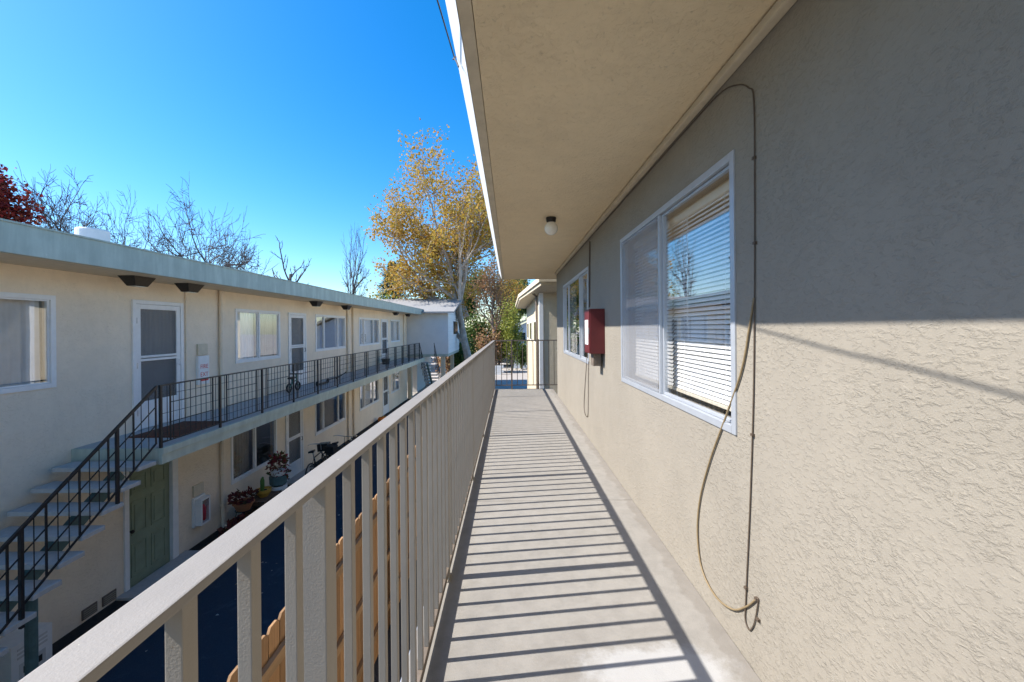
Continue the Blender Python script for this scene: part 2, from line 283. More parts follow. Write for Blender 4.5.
# ------------------------------------------------------------------ mesh helpers
class MB:
    def __init__(s): s.v = []; s.f = []
    def add(s, vs, fs):
        k = len(s.v); s.v += [tuple(p) for p in vs]; s.f += [tuple(i + k for i in f) for f in fs]; return s
    def box(s, x0, x1, y0, y1, z0, z1):
        return s.add([(x0, y0, z0), (x1, y0, z0), (x1, y1, z0), (x0, y1, z0), (x0, y0, z1), (x1, y0, z1), (x1, y1, z1), (x0, y1, z1)],
                     [(0, 3, 2, 1), (4, 5, 6, 7), (0, 1, 5, 4), (1, 2, 6, 5), (2, 3, 7, 6), (3, 0, 4, 7)])
    def bar(s, a, b, w, h, up=(0, 0, 1)):
        a = Vector(a); b = Vector(b); d = (b - a).normalized(); u = Vector(up)
        if abs(d.dot(u)) > 0.99: u = Vector((1, 0, 0))
        x = d.cross(u).normalized() * w / 2; z = x.cross(d).normalized() * h / 2
        vs = [a - x - z, a + x - z, a + x + z, a - x + z, b - x - z, b + x - z, b + x + z, b - x + z]
        return s.add(vs, [(3, 2, 1, 0), (4, 5, 6, 7), (0, 1, 5, 4), (1, 2, 6, 5), (2, 3, 7, 6), (3, 0, 4, 7)])
    def prism(s, poly, axis, a, b):
        n = len(poly)
        def mk(p, t): return {'X': (t, p[0], p[1]), 'Y': (p[0], t, p[1]), 'Z': (p[0], p[1], t)}[axis]
        vs = [mk(p, a) for p in poly] + [mk(p, b) for p in poly]
        return s.add(vs, [tuple(range(n))[::-1], tuple(range(n, 2 * n))] + [(i, (i + 1) % n, n + (i + 1) % n, n + i) for i in range(n)])
    def tube(s, pts, rad, n=6, cap=True):
        pts = [Vector(p) for p in pts]; m = len(pts)
        if not hasattr(rad, '__len__'): rad = [rad] * m
        k = len(s.v); u = None
        for i, p in enumerate(pts):
            d = (pts[min(i + 1, m - 1)] - pts[max(i - 1, 0)])
            d = d.normalized() if d.length > 1e-9 else Vector((0, 0, 1))
            if u is None:
                u = d.cross(Vector((0.31, 0.17, 0.93)))
                if u.length < 1e-3: u = d.cross(Vector((1, 0, 0)))
            else: u = u - d * u.dot(d)
            u = u.normalized(); w_ = d.cross(u)
            for j in range(n):
                a = 2 * math.pi * j / n; q = p + (u * math.cos(a) + w_ * math.sin(a)) * rad[i]; s.v.append((q.x, q.y, q.z))
        for i in range(m - 1):
            for j in range(n):
                s.f.append((k + i * n + j, k + i * n + (j + 1) % n, k + (i + 1) * n + (j + 1) % n, k + (i + 1) * n + j))
        if cap:
            s.f.append(tuple(k + j for j in range(n))[::-1]); s.f.append(tuple(k + (m - 1) * n + j for j in range(n)))
        return s
    def lathe(s, prof, c=(0, 0, 0), n=16, axis='Z'):
        k = len(s.v); m = len(prof)
        for r, z in prof:
            for j in range(n):
                a = 2 * math.pi * j / n; p = (r * math.cos(a), r * math.sin(a), z)
                if axis == 'X': p = (p[2], p[0], p[1])
                if axis == 'Y': p = (p[0], p[2], p[1])
                s.v.append((c[0] + p[0], c[1] + p[1], c[2] + p[2]))
        for i in range(m - 1):
            for j in range(n): s.f.append((k + i * n + j, k + i * n + (j + 1) % n, k + (i + 1) * n + (j + 1) % n, k + (i + 1) * n + j))
        s.f.append(tuple(k + j for j in range(n))[::-1]); s.f.append(tuple(k + (m - 1) * n + j for j in range(n))); return s
    def mesh(s, name, mat, bev=0, smooth=False):
        me = bpy.data.meshes.new(name); me.from_pydata(s.v, [], s.f); me.materials.append(mat)
        bm = bmesh.new(); bm.from_mesh(me); bmesh.ops.recalc_face_normals(bm, faces=bm.faces)
        if bev: bmesh.ops.bevel(bm, geom=list(bm.edges), offset=bev, segments=2, affect='EDGES', profile=0.7)
        bm.to_mesh(me); bm.free()
        if smooth: me.polygons.foreach_set('use_smooth', [True] * len(me.polygons))
        me.update(); return me
    def build(s, name, mat, parent=None, bev=0, smooth=False):
        return put(name, s.mesh(name, MT[mat], bev, smooth), parent)
def put(name, me, parent=None, loc=None):
    o = bpy.data.objects.new(name, me); col.objects.link(o)
    if parent is not None: o.parent = parent
    if loc is not None: o.location = loc
    return o
def tag(o, label, cat, group=None):
    o['label'] = label; o['category'] = cat
    if group: o['group'] = group
    return o
def thing(name, label, cat, loc=(0, 0, 0), group=None):
    o = bpy.data.objects.new(name, None); col.objects.link(o); o.location = loc; o.empty_display_size = 0.1
    return tag(o, label, cat, group)
def struct(o): o['kind'] = 'structure'; return o
def smooth_path(pts, n=10):
    P = [Vector(p) for p in pts]; P = [P[0] * 2 - P[1]] + P + [P[-1] * 2 - P[-2]]; out = []
    for i in range(1, len(P) - 2):
        for k in range(n):
            t = k / n; a, b, c, d = P[i - 1:i + 3]
            out.append(0.5 * ((2 * b) + (c - a) * t + (2 * a - 5 * b + 4 * c - d) * t * t + (3 * b - a - 3 * c + d) * t ** 3))
    out.append(P[-2]); return out
def wall_sheet(X, thick, y0, y1, z0, z1, holes):
    """wall along Y; outer face at X, body towards X+thick; holes = (ya, yb, za, zb)"""
    mb = MB(); X2 = X + thick
    ys = sorted({y0, y1, *[h[0] for h in holes], *[h[1] for h in holes]}); zs = sorted({z0, z1, *[h[2] for h in holes], *[h[3] for h in holes]})
    inh = lambda y, z: any(h[0] < y < h[1] and h[2] < z < h[3] for h in holes)
    for i in range(len(ys) - 1):
        for j in range(len(zs) - 1):
            if inh((ys[i] + ys[i + 1]) / 2, (zs[j] + zs[j + 1]) / 2): continue
            for x in (X, X2): mb.add([(x, ys[i], zs[j]), (x, ys[i + 1], zs[j]), (x, ys[i + 1], zs[j + 1]), (x, ys[i], zs[j + 1])], [(0, 1, 2, 3)])
    def ring(a, b, c, d, bottom=True):
        mb.add([(X, a, c), (X2, a, c), (X2, b, c), (X, b, c)], [(0, 1, 2, 3)]); mb.add([(X, a, d), (X2, a, d), (X2, b, d), (X, b, d)], [(0, 1, 2, 3)])
        mb.add([(X, a, c), (X2, a, c), (X2, a, d), (X, a, d)], [(0, 1, 2, 3)]); mb.add([(X, b, c), (X2, b, c), (X2, b, d), (X, b, d)], [(0, 1, 2, 3)])
    ring(y0, y1, z0, z1)
    for h in holes: ring(*h)
    return mb
def curtain(name, mat, parent, X, y0, y1, z0, z1, amp=0.018, wl=0.11, seed=0):
    rng = random.Random(seed); n = max(8, int((y1 - y0) / 0.02)); mb = MB(); vs = []; ph = rng.random() * 6
    for i in range(n + 1):
        y = y0 + (y1 - y0) * i / n; x = X + amp * math.sin(2 * math.pi * (y - y0) / wl + ph + 0.8 * math.sin((y - y0) * 9 + ph))
        vs += [(x, y, z0), (x * 0.35 + X * 0.65, y, z1)]
    mb.add(vs, [(2 * i, 2 * i + 2, 2 * i + 3, 2 * i + 1) for i in range(n)])
    return mb.build(name, mat, parent, smooth=True)

XW = 0.945          # our wall
DECK = 2.98         # our walkway floor
YEND = 9.1
def WR(px, py): d = XW * F / (px - 510); return d, CZ - (py - 328) / (px - 510) * XW

# ------------------------------------------------------------------ the setting
gnd = MB().box(-300, 300, -200, 400, -0.3, 0).build('ground', 'ground'); struct(gnd)
struct(MB().box(-6.0, 3.0, -12, 25.4, 0.0, 0.004).build('alley_road', 'asphalt'))
struct(MB().box(-6.3, -5.72, -4, 25.0, 0.004, 0.06).build('planting_bed', 'soil'))
struct(MB().box(-5.72, -5.66, -4, 25.0, 0.004, 0.09).build('bed_kerb', 'concrete_tread'))
struct(MB().box(-30, 40, 52, 60, 0.0, 0.006).build('street', 'asphalt'))
rng = random.Random(5); lm = MB()
for _ in range(520):
    if rng.random() < 0.5: x = rng.uniform(-3.0, -2.0); y = rng.uniform(2, 6)
    else: x = rng.uniform(-5.6, -1.9); y = rng.uniform(1.5, 22)
    a = rng.random() * 6.3; s = rng.uniform(0.012, 0.035); c, d = math.cos(a) * s, math.sin(a) * s; z = 0.008
    lm.add([(x - c, y - d, z), (x + d * .6, y - c * .6, z + rng.random() * 0.015), (x + c, y + d, z + 0.004), (x - d * .6, y + c * .6, z + rng.random() * .015)], [(0, 1, 2, 3)])
lo = lm.build('leaf_litter', 'litter'); lo['kind'] = 'stuff'; lo['label'] = 'scattered dry leaves and paper bits on the dark asphalt'; lo['category'] = 'leaf litter'

# walkway deck in slabs
wd = struct(thing('walkway', 'pale concrete walkway floor along the stucco wall', 'walkway')); del wd['label']; del wd['category']
for a, b in ((-4.0, 0.15), (0.154, 3.2), (3.204, 6.2), (6.204, YEND)):
    MB().box(-0.43, XW - 0.002, a, b, DECK - 0.10, DECK).build('floor_slab', 'deck', wd, bev=0.0015)
MB().box(-0.42, XW - 0.01, -4, YEND - 0.01, DECK - 0.30, DECK - 0.102).build('deck_frame', 'fascia_tan', wd)
MB().box(-0.434, -0.431, -4, YEND, DECK - 0.12, DECK - 0.004).build('edge_flashing', 'alu', wd)

# ------------------------------------------------------------------ our building
nb = thing('apartment_building', 'beige stucco apartment block with overhanging soffit above the upper walkway', 'building', (0, 0, 0))
ZS = CZ + 1.10                                            # soffit
w1 = (1.722, 3.46, CZ - 0.445, CZ + 0.725); w2 = (4.92, 7.2, CZ - 0.43, CZ + 0.72)
wall_sheet(XW, 0.14, -4, 8.24, DECK - .3, ZS + 0.1, [w1, w2]).build('wall', 'stucco_near', nb)
wall_sheet(XW, 0.14, -4, 8.24, 0, DECK - .302, []).build('ground_floor_wall', 'stucco_far', nb)  # unseen lower wall, given paler stucco than above to bounce light into the alley
MB().box(XW + 0.002, 7, 8.1, 8.238, 0, ZS + 0.1).build('wall', 'stucco_near', nb)
MB().box(6.9, 7, -4, 8.09, 0, ZS + 0.1).build('wall', 'interior', nb)
MB().box(XW + 0.142, 6.9, -4, 8.09, DECK - 0.2, DECK).build('interior_floor', 'interior', nb)
ro = MB().box(-0.118, 7.1, -4.5, 9.3, ZS, ZS + 0.06).build('soffit', 'soffit', nb)
MB().box(-0.17, 7.2, -4.5, 9.34, ZS + 0.19, ZS + 0.30).build('roof', 'roof_gravel', nb)
f_ = MB().box(-0.172, -0.121, -4.5, 3.1, ZS + 0.004, ZS + 0.188).build('fascia', 'fascia_tan', nb, bev=0.003)
MB().box(-0.172, -0.121, 3.104, 9.32, ZS + 0.004, ZS + 0.188).build('fascia', 'fascia_tan', nb, bev=0.003)
MB().box(-0.120, 7.1, 9.302, 9.338, ZS + 0.004, ZS + 0.188).build('fascia', 'fascia_tan', nb, bev=0.003)
MB().prism([(-0.174, ZS + 0.005), (-0.236, ZS + 0.150), (-0.236, ZS + 0.20), (-0.174, ZS + 0.20)], 'Y', -4.5, 9.34).build('gutter', 'white', nb, bev=0.003)
MB().box(XW - 0.040, XW - 0.002, -4, 8.2, ZS - 0.046, ZS - 0.008).build('cornice_moulding', 'fascia_tan', nb, bev=0.008)

def slider(parent, X, n, hole, mulls, fw=0.035, fmat='alu', out=0.018, name='window', glassmat='glass', screen=(), depth=0.05, sill=False, sash=0.022):
    """window in a hole of a wall whose outer face is X with outward normal n (+1/-1)"""
    ya, yb, za, zb = hole; e = bpy.data.objects.new(name, None); col.objects.link(e); e.parent = parent; e.empty_display_size = 0.1
    def bx(a, b, c, d, x_out, x_in, nm, mt, bev=0.003):
        xa, xb = sorted((X + n * x_out, X - n * x_in)); return MB().box(xa, xb, a, b, c, d).build(nm, mt, e, bev=bev)
    t = 0.012
    bx(ya - t, ya + fw, za - t, zb + t, out, depth, 'frame', fmat); bx(yb - fw, yb + t, za - t, zb + t, out, depth, 'frame', fmat)
    bx(ya + fw + .001, yb - fw - .001, zb - fw, zb + t, out, depth, 'frame', fmat); bx(ya + fw + .001, yb - fw - .001, za - t, za + fw, out, depth, 'frame', fmat)
    cuts = [ya + fw] + list(mulls) + [yb - fw]
    for m_ in mulls: bx(m_ - fw * .45, m_ + fw * .45, za + fw + .001, zb - fw - .001, out * 0.6, depth * 0.8, 'mullion', fmat)
    for i in range(len(cuts) - 1):
        a = cuts[i] + (fw * .45 + .002 if i else .002); b = cuts[i + 1] - (fw * .45 + .002 if i < len(cuts) - 2 else .002)
        s = sash; x0 = 0.0 if i % 2 else 0.014
        for (p, q, r_, u) in ((a, a + s, za + fw + .002, zb - fw - .002), (b - s, b, za + fw + .002, zb - fw - .002), (a + s + .001, b - s - .001, za + fw + .002, za + fw + s), (a + s + .001, b - s - .001, zb - fw - s, zb - fw - .002)):
            bx(p, q, r_, u, -x0, x0 + 0.022, 'sash', fmat, 0.002)
        bx(a + s, b - s, za + fw + s, zb - fw - s, -(x0 + 0.009), x0 + 0.013, 'pane', glassmat, 0)
        if i in screen: bx(a + s * .6, b - s * .6, za + fw + s * .6, zb - fw - s * .6, 0.006 - x0 * 0, -0.0045, 'insect_screen', 'screen', 0)
    if sill: bx(ya - .03, yb + .03, za - .05, za - .014, 0.04, 0, 'sill', fmat)
    return e
win1 = slider(nb, XW, -1, w1, [2.585], 0.022, screen=(1,), out=0.008, sash=0.015)
win2 = slider(nb, XW, -1, w2, [5.55, 6.6], 0.024, screen=(), out=0.008, sash=0.018)
curtain('curtain', 'curtain_white', win2, XW + 0.11, 4.95, 5.6, w2[2] + .02, w2[3] - .03, seed=3)
curtain('curtain', 'curtain', win2, XW + 0.11, 6.55, 7.18, w2[2] + .02, w2[3] - .03, seed=4)
curtain('curtain', 'curtain_white', win1, XW + 0.16, 2.9, 3.44, w1[2] + .02, w1[3] - .03, amp=0.03, wl=0.2, seed=9)
def blind(name, label, y0, y1, z0, z1, X, pitch=0.0245, tilt=52):
    t = thing(name, label, 'blind', (X, (y0 + y1) / 2, z0)); L = (y1 - y0) / 2
    MB().box(-0.02, 0.025, -L, L, z1 - z0 - 0.075, z1 - z0 - 0.03).build('head_rail', 'blind_head', t, bev=0.004)
    sm = MB(); a = R(tilt); pr = [(-0.0125, -0.001), (-0.006, 0.0012), (0.0, 0.0019), (0.006, 0.0012), (0.0125, -0.001)]
    pts = [(u * math.cos(a) - v * math.sin(a), u * math.sin(a) + v * math.cos(a)) for u, v in pr] 
    lo_ = [(u, v - 0.0006) for u, v in pts]
    sm.prism(pts + lo_[::-1], 'Y', -L + .004, L - .004); me = sm.mesh('slat', MT['blind'])
    n = int((z1 - z0 - 0.12) / pitch) + 1; r2 = random.Random(3)
    for i in range(n):
        o = put('slat', me, t, (r2.uniform(-.0008, .0008), 0, 0.045 + i * pitch)); o.rotation_euler = (R(r2.uniform(-.12, .12)), R(r2.uniform(-4, 4)), 0)
    MB().box(-0.012, 0.012, -L + .003, L - .003, 0.012, 0.030).build('bottom_rail', 'blind_head', t, bev=0.003)
    for yy in (-L * .55, L * .55): MB().tube([(-0.016, yy, 0.03), (-0.016, yy, z1 - z0 - .075)], 0.0012, 5).build('ladder_cord', 'white', t)
    MB().tube([(-0.022, L * .42, 0.42), (-0.022, L * .4, z1 - z0 - .08)], 0.003, 6).build('tilt_wand', 'white', t)
    return t
blind('window_blind', 'white horizontal slat blind lowered behind the bare pane of the wide sliding window', 1.775, 2.62, w1[2] + .03, w1[3] - .01, XW + 0.105)
blind('window_blind', 'white horizontal slat blind behind the insect screen beside a pale curtain', 2.63, 3.42, w1[2] + .03, w1[3] - .01, XW + 0.105)

# near railing ----------------------------------------------------------
rl = thing('walkway_railing', 'tan painted metal railing with square balusters along the walkway edge', 'railing', (-0.359, 0, DECK))
XI, XO = 0.024, -0.024
MB().box(XO, XI, -2.2, YEND - .03, 1.068, 1.0805).build('top_rail', 'rail_top', rl, bev=0.0025)
MB().box(-0.012, 0.021, -2.2, YEND - .03, 0.034, 0.072).build('bottom_rail', 'brown_metal', rl, bev=0.002)
pm = MB().box(-0.022, 0.022, -0.022, 0.022, 0.0, 1.0678).mesh('post', MT['rail_tan'], 0.0025)
bmsh = MB().box(-0.0095, 0.0095, -0.0105, 0.0105, 0.0722, 1.0678).mesh('baluster', MT['rail_tan'], 0.0018)
fp = MB().box(-0.045, 0.03, -0.04, 0.04, 0.0, 0.006).mesh('base_plate', MT['rail_tan'], 0.0015)
k = -2
while 0.765 + 1.45 * k < YEND:
    yp = 0.765 + 1.45 * k; p_ = put('post', pm, rl, (0, yp, 0.0)); put('base_plate', fp, p_, (0, 0, 0.0005))
    for i in range(1, 13):
        yb_ = yp + 1.45 * i / 13
        if yb_ < YEND - .05: put('baluster', bmsh, rl, (0.0115, yb_, 0))
    k += 1
put('post', pm, rl, (0, YEND - .055, 0))
# end gate / guard
gr = thing('guardrail', 'thin brown metal guardrail closing the end of the walkway', 'railing', (0, YEND - .06, DECK))
MB().box(-0.33, 1.35, -.012, .012, 1.06, 1.085).build('top_rail', 'brown_metal', gr); MB().box(-0.33, 1.35, -.010, .010, 0.08, 0.10).build('bottom_rail', 'brown_metal', gr)
bm2 = MB().box(-.007, .007, -.007, .007, 0.1002, 1.0598).mesh('baluster', MT['brown_metal']); x = -0.31
while x < 1.33: put('baluster', bm2, gr, (x, 0, 0)); x += 0.116
for x in (0.03, 0.62): MB().box(x - .016, x + .016, -.030, -.0125, 0.0, 1.1).build('post', 'brown_metal', gr)

# ceiling globe lamp
cl = thing('ceiling_light', 'round white glass globe lamp with dark base under the soffit', 'lamp', (0.42, 4.1, ZS))
MB().lathe([(0.050, 0.0), (0.052, -0.008), (0.048, -0.035), (0.042, -0.05)], n=24).build('lamp_base', 'bronze', cl, smooth=False)
MB().lathe([(0.042, -0.05)] + [(0.067 * math.sin(a), -0.108 + 0.067 * math.cos(a)) for a in [R(40 + i * 10) for i in range(14)]] + [(0.002, -0.175)], n=24).build('globe', 'globe', cl, smooth=True)
# fire cabinet (dark red)
fc = thing('fire_cabinet', 'dark red metal fire cabinet fixed to the sunlit stucco wall', 'cabinet', (XW, 4.2, CZ - 0.265))
MB().box(-0.145, -0.0005, -0.12, 0.14, 0, 0.45).build('body', 'dark_red', fc, bev=0.004)
MB().box(-0.157, -0.146, -0.115, 0.135, 0.006, 0.444).build('door', 'dark_red', fc, bev=0.003)
MB().box(-0.1595, -0.1575, -0.07, 0.10, 0.09, 0.34).build('notice_panel', 'white', fc)
MB().box(-0.165, -0.1575, -0.112, -0.095, 0.20, 0.26).build('latch', 'silver', fc)
MB().box(-0.10, -0.02, -0.03, 0.10, -0.13, -0.001).build('alarm_box', 'brown_metal', fc, bev=0.003)
# cables on our wall
def wallcable(name, label, pts, r, mat, off=0.008, n=8, clips=()):
    P = []
    for px, py in pts: d, z = WR(px, py); P.append((XW - off, d, z))
    t = thing(name, label, 'cable', P[-1]); b = Vector(P[-1])
    MB().tube([q - b for q in smooth_path(P, n)], r, 6).build('cord', mat, t, smooth=True)
    for px, py in clips:
        d, z = WR(px, py); q = Vector((XW - off, d, z)) - b
        MB().box(q.x - .006, q.x + off - .0005, q.y - .007, q.y + .007, q.z - .005, q.z + .005).build('clip', 'cable_dark', t)
    return t
wallcable('wall_cable', 'thin dark cable stapled straight down the stucco beside the sliding window',
          [(565, 267.5), (600, 229), (640, 185), (690, 130), (722, 96), (740, 87), (752, 90), (757, 104), (757, 200), (756, 300), (754, 400), (750, 500), (746, 575), (744.5, 605), (744, 622), (748, 632), (753, 625), (757, 603), (755, 600)],
          0.0028, 'cable_dark', 0.005, clips=[(757, 160), (757, 245), (753, 437), (745, 590), (757, 622)])
wallcable('loose_cord', 'tan cord hanging in a loose bow below the sliding window',
          [(756, 300), (751, 330), (743, 372), (728, 415), (711, 460), (700, 500), (697, 535), (701, 570), (714, 597), (731, 611), (745, 609), (756, 601)],
          0.0042, 'cable_tan', 0.007, clips=[(756, 601)])
wallcable('wall_cable', 'grey conduit running down the wall into the dark red cabinet', [(591.5, 242), (591, 270), (590.5, 308)], 0.008, 'cable_dark', 0.012)
wallcable('wall_cable', 'thin cable drooping in a narrow loop below the dark red cabinet', [(589, 340), (587, 362), (584.5, 395), (584, 408), (585, 415), (587, 417), (588, 412), (588.5, 380), (589, 362)], 0.004, 'cable_dark', 0.008)
# service wire on the eave
A = Vector((-0.240, 1.84, CZ + 1.22)); Bq = A + Vector((-0.03, -1, -0.13)) * 0.7; Cq = A + Vector((-0.05, -1, -0.115)) * 2.2; Dq = A + Vector((-0.20, -1, 0.02)) * 10
sw = thing('service_wire', 'thin black service wire hooked to the white eave edge', 'wire', A)
MB().tube([q - A for q in smooth_path([A, Bq, Cq, Dq], 12)], 0.0032, 6).build('wire', 'black_metal', sw, smooth=True)
MB().tube(smooth_path([(0.004, 0.03, 0.02), (-0.006, 0.01, -0.006), (0, 0, -0.008), (0.012, -0.01, -0.03), (0.022, -0.02, -0.06)], 6), 0.003, 6).build('hook', 'cable_dark', sw, smooth=True)

# ------------------------------------------------------------------ the building across the alley
XO_ = -6.3; D2 = 2.65; XF = -5.0; XE = -5.3; ZT = 5.20
ob = thing('apartment_building', 'two storey stucco apartment block with green flat roof edge and balcony across the alley', 'building', (XO_, 0, 0))
OB = Vector((XO_, 0, 0))
def part(mb, name, mat, parent=ob, bev=0, smooth=False):
    mb.v = [(x - XO_, y, z) for x, y, z in mb.v]; return mb.build(name, mat, parent, bev, smooth)
U0, U1 = CZ - 0.75, CZ + 0.49; L0, L1 = 0.87, 2.08
uw = [(3.7, 5.66, U0, U1), (9.4, 11.2, U0, U1), (13.27, 15.65, U0 + .05, U1), (17.1, 19.7, U0 + .05, U1), (21.6, 23.4, U0 + .05, U1)]
ud = [(6.87, 7.83, D2, 4.81), (11.68, 12.58, D2, 4.78), (20.05, 21.0, D2, 4.78)]
lw_ = [(9.22, 11.0, L0, L1), (13.2, 15.6, L0 + .05, L1), (17.1, 19.6, L0 + .05, L1), (21.6, 23.3, L0 + .05, L1)]
ld = [(6.72, 7.60, 0.06, 2.10), (11.5, 12.35, 0.06, 2.10), (20.2, 21.1, 0.06, 2.10)]
part(wall_sheet(XO_, -0.16, -4, 25.0, 0, ZT, uw + ud + lw_ + ld), 'wall', 'stucco_far')
part(MB().box(-15, XO_ - .161, -4, -3.9, 0, ZT), 'wall', 'stucco_far'); part(MB().box(-15, -14.9, -3.89, 25, 0, ZT), 'wall', 'stucco_far')
part(MB().box(-14.9, XO_ - .162, -3.89, 25, D2 - .2, D2 - .001), 'interior_floor', 'interior')
part(MB().box(-9.3, -9.2, -3.88, 25, 0.01, D2 - .21), 'interior_wall', 'interior'); part(MB().box(-9.3, -9.2, -3.88, 25, D2, ZT - .01), 'interior_wall', 'interior')
roof = part(MB().box(-15.3, XE - .061, -4.6, 25.0, ZT + .002, ZT + .24), 'roof', 'roof_gravel')
rf = part(MB().box(XE - .06, XE, -4.6, 26.2, CZ + .845, CZ + 1.167), 'fascia', 'green_trim', roof, bev=0.004)
part(MB().box(XE - .03, XE + .012, -4.6, 26.2, CZ + 1.168, CZ + 1.19), 'drip_edge', 'green_trim', roof, bev=0.003)
part(MB().box(XO_ + .001, XE - .061, -4.6, 25.0, CZ + .862, CZ + .873), 'soffit', 'fascia_tan', roof)
# roof vent
rv = thing('roof_vent', 'low round white metal vent cap on the flat roof', 'vent', (-6.5, 6.4, ZT + .24))
MB().lathe([(0.10, 0), (0.10, 0.21)], n=20).build('pipe', 'silver', rv)
MB().lathe([(0.195, 0.20), (0.20, 0.22), (0.20, 0.46), (0.19, 0.48), (0.02, 0.50)], n=28).build('cap', 'white', rv, bev=0)
# windows / doors
groups = []
def ow(hole, mulls, kind, seed):
    e = slider(ob, 0.0, 1, hole, mulls, 0.05, 'white', 0.022, glassmat='glass_far', depth=0.07)
    ya, yb, za, zb = hole; xs = [ya + .04] + list(mulls) + [yb - .04]
    for i, kx in enumerate(kind):
        if kx: 
            pn = curtain('curtain', kx, e, -0.14, xs[i] + .02, xs[i + 1] - .02, za + .03, zb - .03, seed=seed + i)
    return e
ow(uw[0], [4.6], ['curtain', 'curtain'], 10)
ow(uw[1], [10.29], ['curtain_white', 'curtain_tan'], 20)
ow(uw[2], [13.9, 15.0], ['curtain_tan', None, 'curtain_tan'], 30)
ow(uw[3], [17.7, 18.95], ['curtain_tan', 'curtain_white', 'curtain_tan'], 40)
ow(uw[4], [22.4], ['curtain_tan', 'curtain_white'], 50)
ow(lw_[0], [10.1], ['curtain_tan', None], 60)
ow(lw_[1], [13.8, 15.0], [None, 'curtain_tan', None], 70)
ow(lw_[2], [17.7, 18.8], [None, 'curtain_white', None], 80)
ow(lw_[3], [22.4], [None, 'curtain_white'], 90)
def screen_door(hole, seed):
    ya, yb, za, zb = hole; e = bpy.data.objects.new('screen_door', None); col.objects.link(e); e.parent = ob
    X0 = 0.022
    def bx(a, b, c, d, xo, xi, nm, mt, bev=0.003): return MB().box(xi, xo, a, b, c, d).build(nm, mt, e, bev=bev)
    j = 0.05
    bx(ya - j, ya + .015, za, zb + j, 0.03, -.1, 'jamb', 'white'); bx(yb - .015, yb + j, za, zb + j, 0.03, -.1, 'jamb', 'white')
    bx(ya + .016, yb - .016, zb - .015, zb + j, 0.03, -.1, 'jamb', 'white')
    a, b = ya + .02, yb - .02; s = 0.085; h = zb - za; zm = za + h * .56; zk = za + h * .22
    bx(a, a + s, za + .01, zb - .02, 0.018, -.02, 'stile', 'white'); bx(b - s, b, za + .01, zb - .02, 0.018, -.02, 'stile', 'white')
    bx(a + s + .001, b - s - .001, zb - .10, zb - .02, 0.018, -.02, 'cross_rail', 'white')
    bx(a + s + .001, b - s - .001, zm - .045, zm - .005, 0.018, -.02, 'cross_rail', 'white'); bx(a + s + .001, b - s - .001, zm + .012, zm + .05, 0.018, -.02, 'cross_rail', 'white')
    bx(a + s + .001, b - s - .001, za + .012, zk, 0.012, -.015, 'kick_panel', 'white')
    bx(a + s, b - s, zm + .051, zb - .101, 0.002, -.002, 'mesh_screen', 'screen_dark', 0); bx(a + s, b - s, zk + .001, zm - .046, 0.002, -.002, 'mesh_screen', 'screen_dark', 0)
    curtain('curtain', 'curtain_white', e, -0.05, a + .05, b - .05, zm + .02, zb - .06, amp=0.012, wl=0.09, seed=seed)
    bx(a, b, za + .005, zb - .02, -.11, -.15, 'inner_door', 'curtain', 0)
    hd = MB().tube([(0.02, b - .04, zm - .07), (0.055, b - .04, zm - .07), (0.055, b - .04, zm - .17), (0.02, b - .04, zm - .17)], 0.008, 6).build('handle', 'black_metal' if seed != 1 else 'white', e)
    for zz in (za + .3, zb - .3, za + 1.1): bx(a - .004, a + .012, zz - .05, zz + .05, 0.034, 0.0185, 'hinge', 'silver')
for i, h in enumerate(ud + ld[1:]): screen_door(h, i + 1)
# green six-panel door below the landing
e = bpy.data.objects.new('panel_door', None); col.objects.link(e); e.parent = ob; e['label'] = 'muted green panelled ground floor door'
ya, yb, za, zb = ld[0]
MB().box(-.075, -.035, ya + .01, yb - .01, za + .01, zb - .01).build('door_leaf', 'green_door', e)
for a, b in ((ya + .10, ya + .40), (yb - .40, yb - .10)):
    for c, d in ((za + .16, za + .72), (za + .86, za + 1.42), (za + 1.54, za + 1.86)):
        for q in ((a, a + .03, c, d), (b - .03, b, c, d), (a + .031, b - .031, c, c + .03), (a + .031, b - .031, d - .03, d)): MB().box(-.0345, -.022, *q).build('panel_moulding', 'green_door', e, bev=.004)
        MB().box(-.0345, -.026, a + .065, b - .065, c + .065, d - .065).build('raised_panel', 'green_door', e, bev=.004)
for q in ((ya - .07, ya + .008, za, zb + .07), (yb - .008, yb + .12, za, zb + .07), (ya + .009, yb - .009, zb - .008, zb + .07)): MB().box(-.09, .03, *q).build('door_frame', 'white', e, bev=.004)
MB().lathe([(0.012, -.03), (0.012, 0.0), (0.028, 0.01), (0.030, 0.03), (0.015, 0.045)], (0, ya + .07, za + .95), 14, 'X').build('knob', 'bronze', e, smooth=True)
st = MB().box(-6.29, -5.6, 6.5, 7.9, 0.004, 0.10).build('door_step', 'concrete_tread', bev=.008); struct(st)
struct(MB().box(-6.29, -5.62, 11.3, 12.6, 0.004, 0.10).build('door_step', 'concrete_tread', bev=.008))
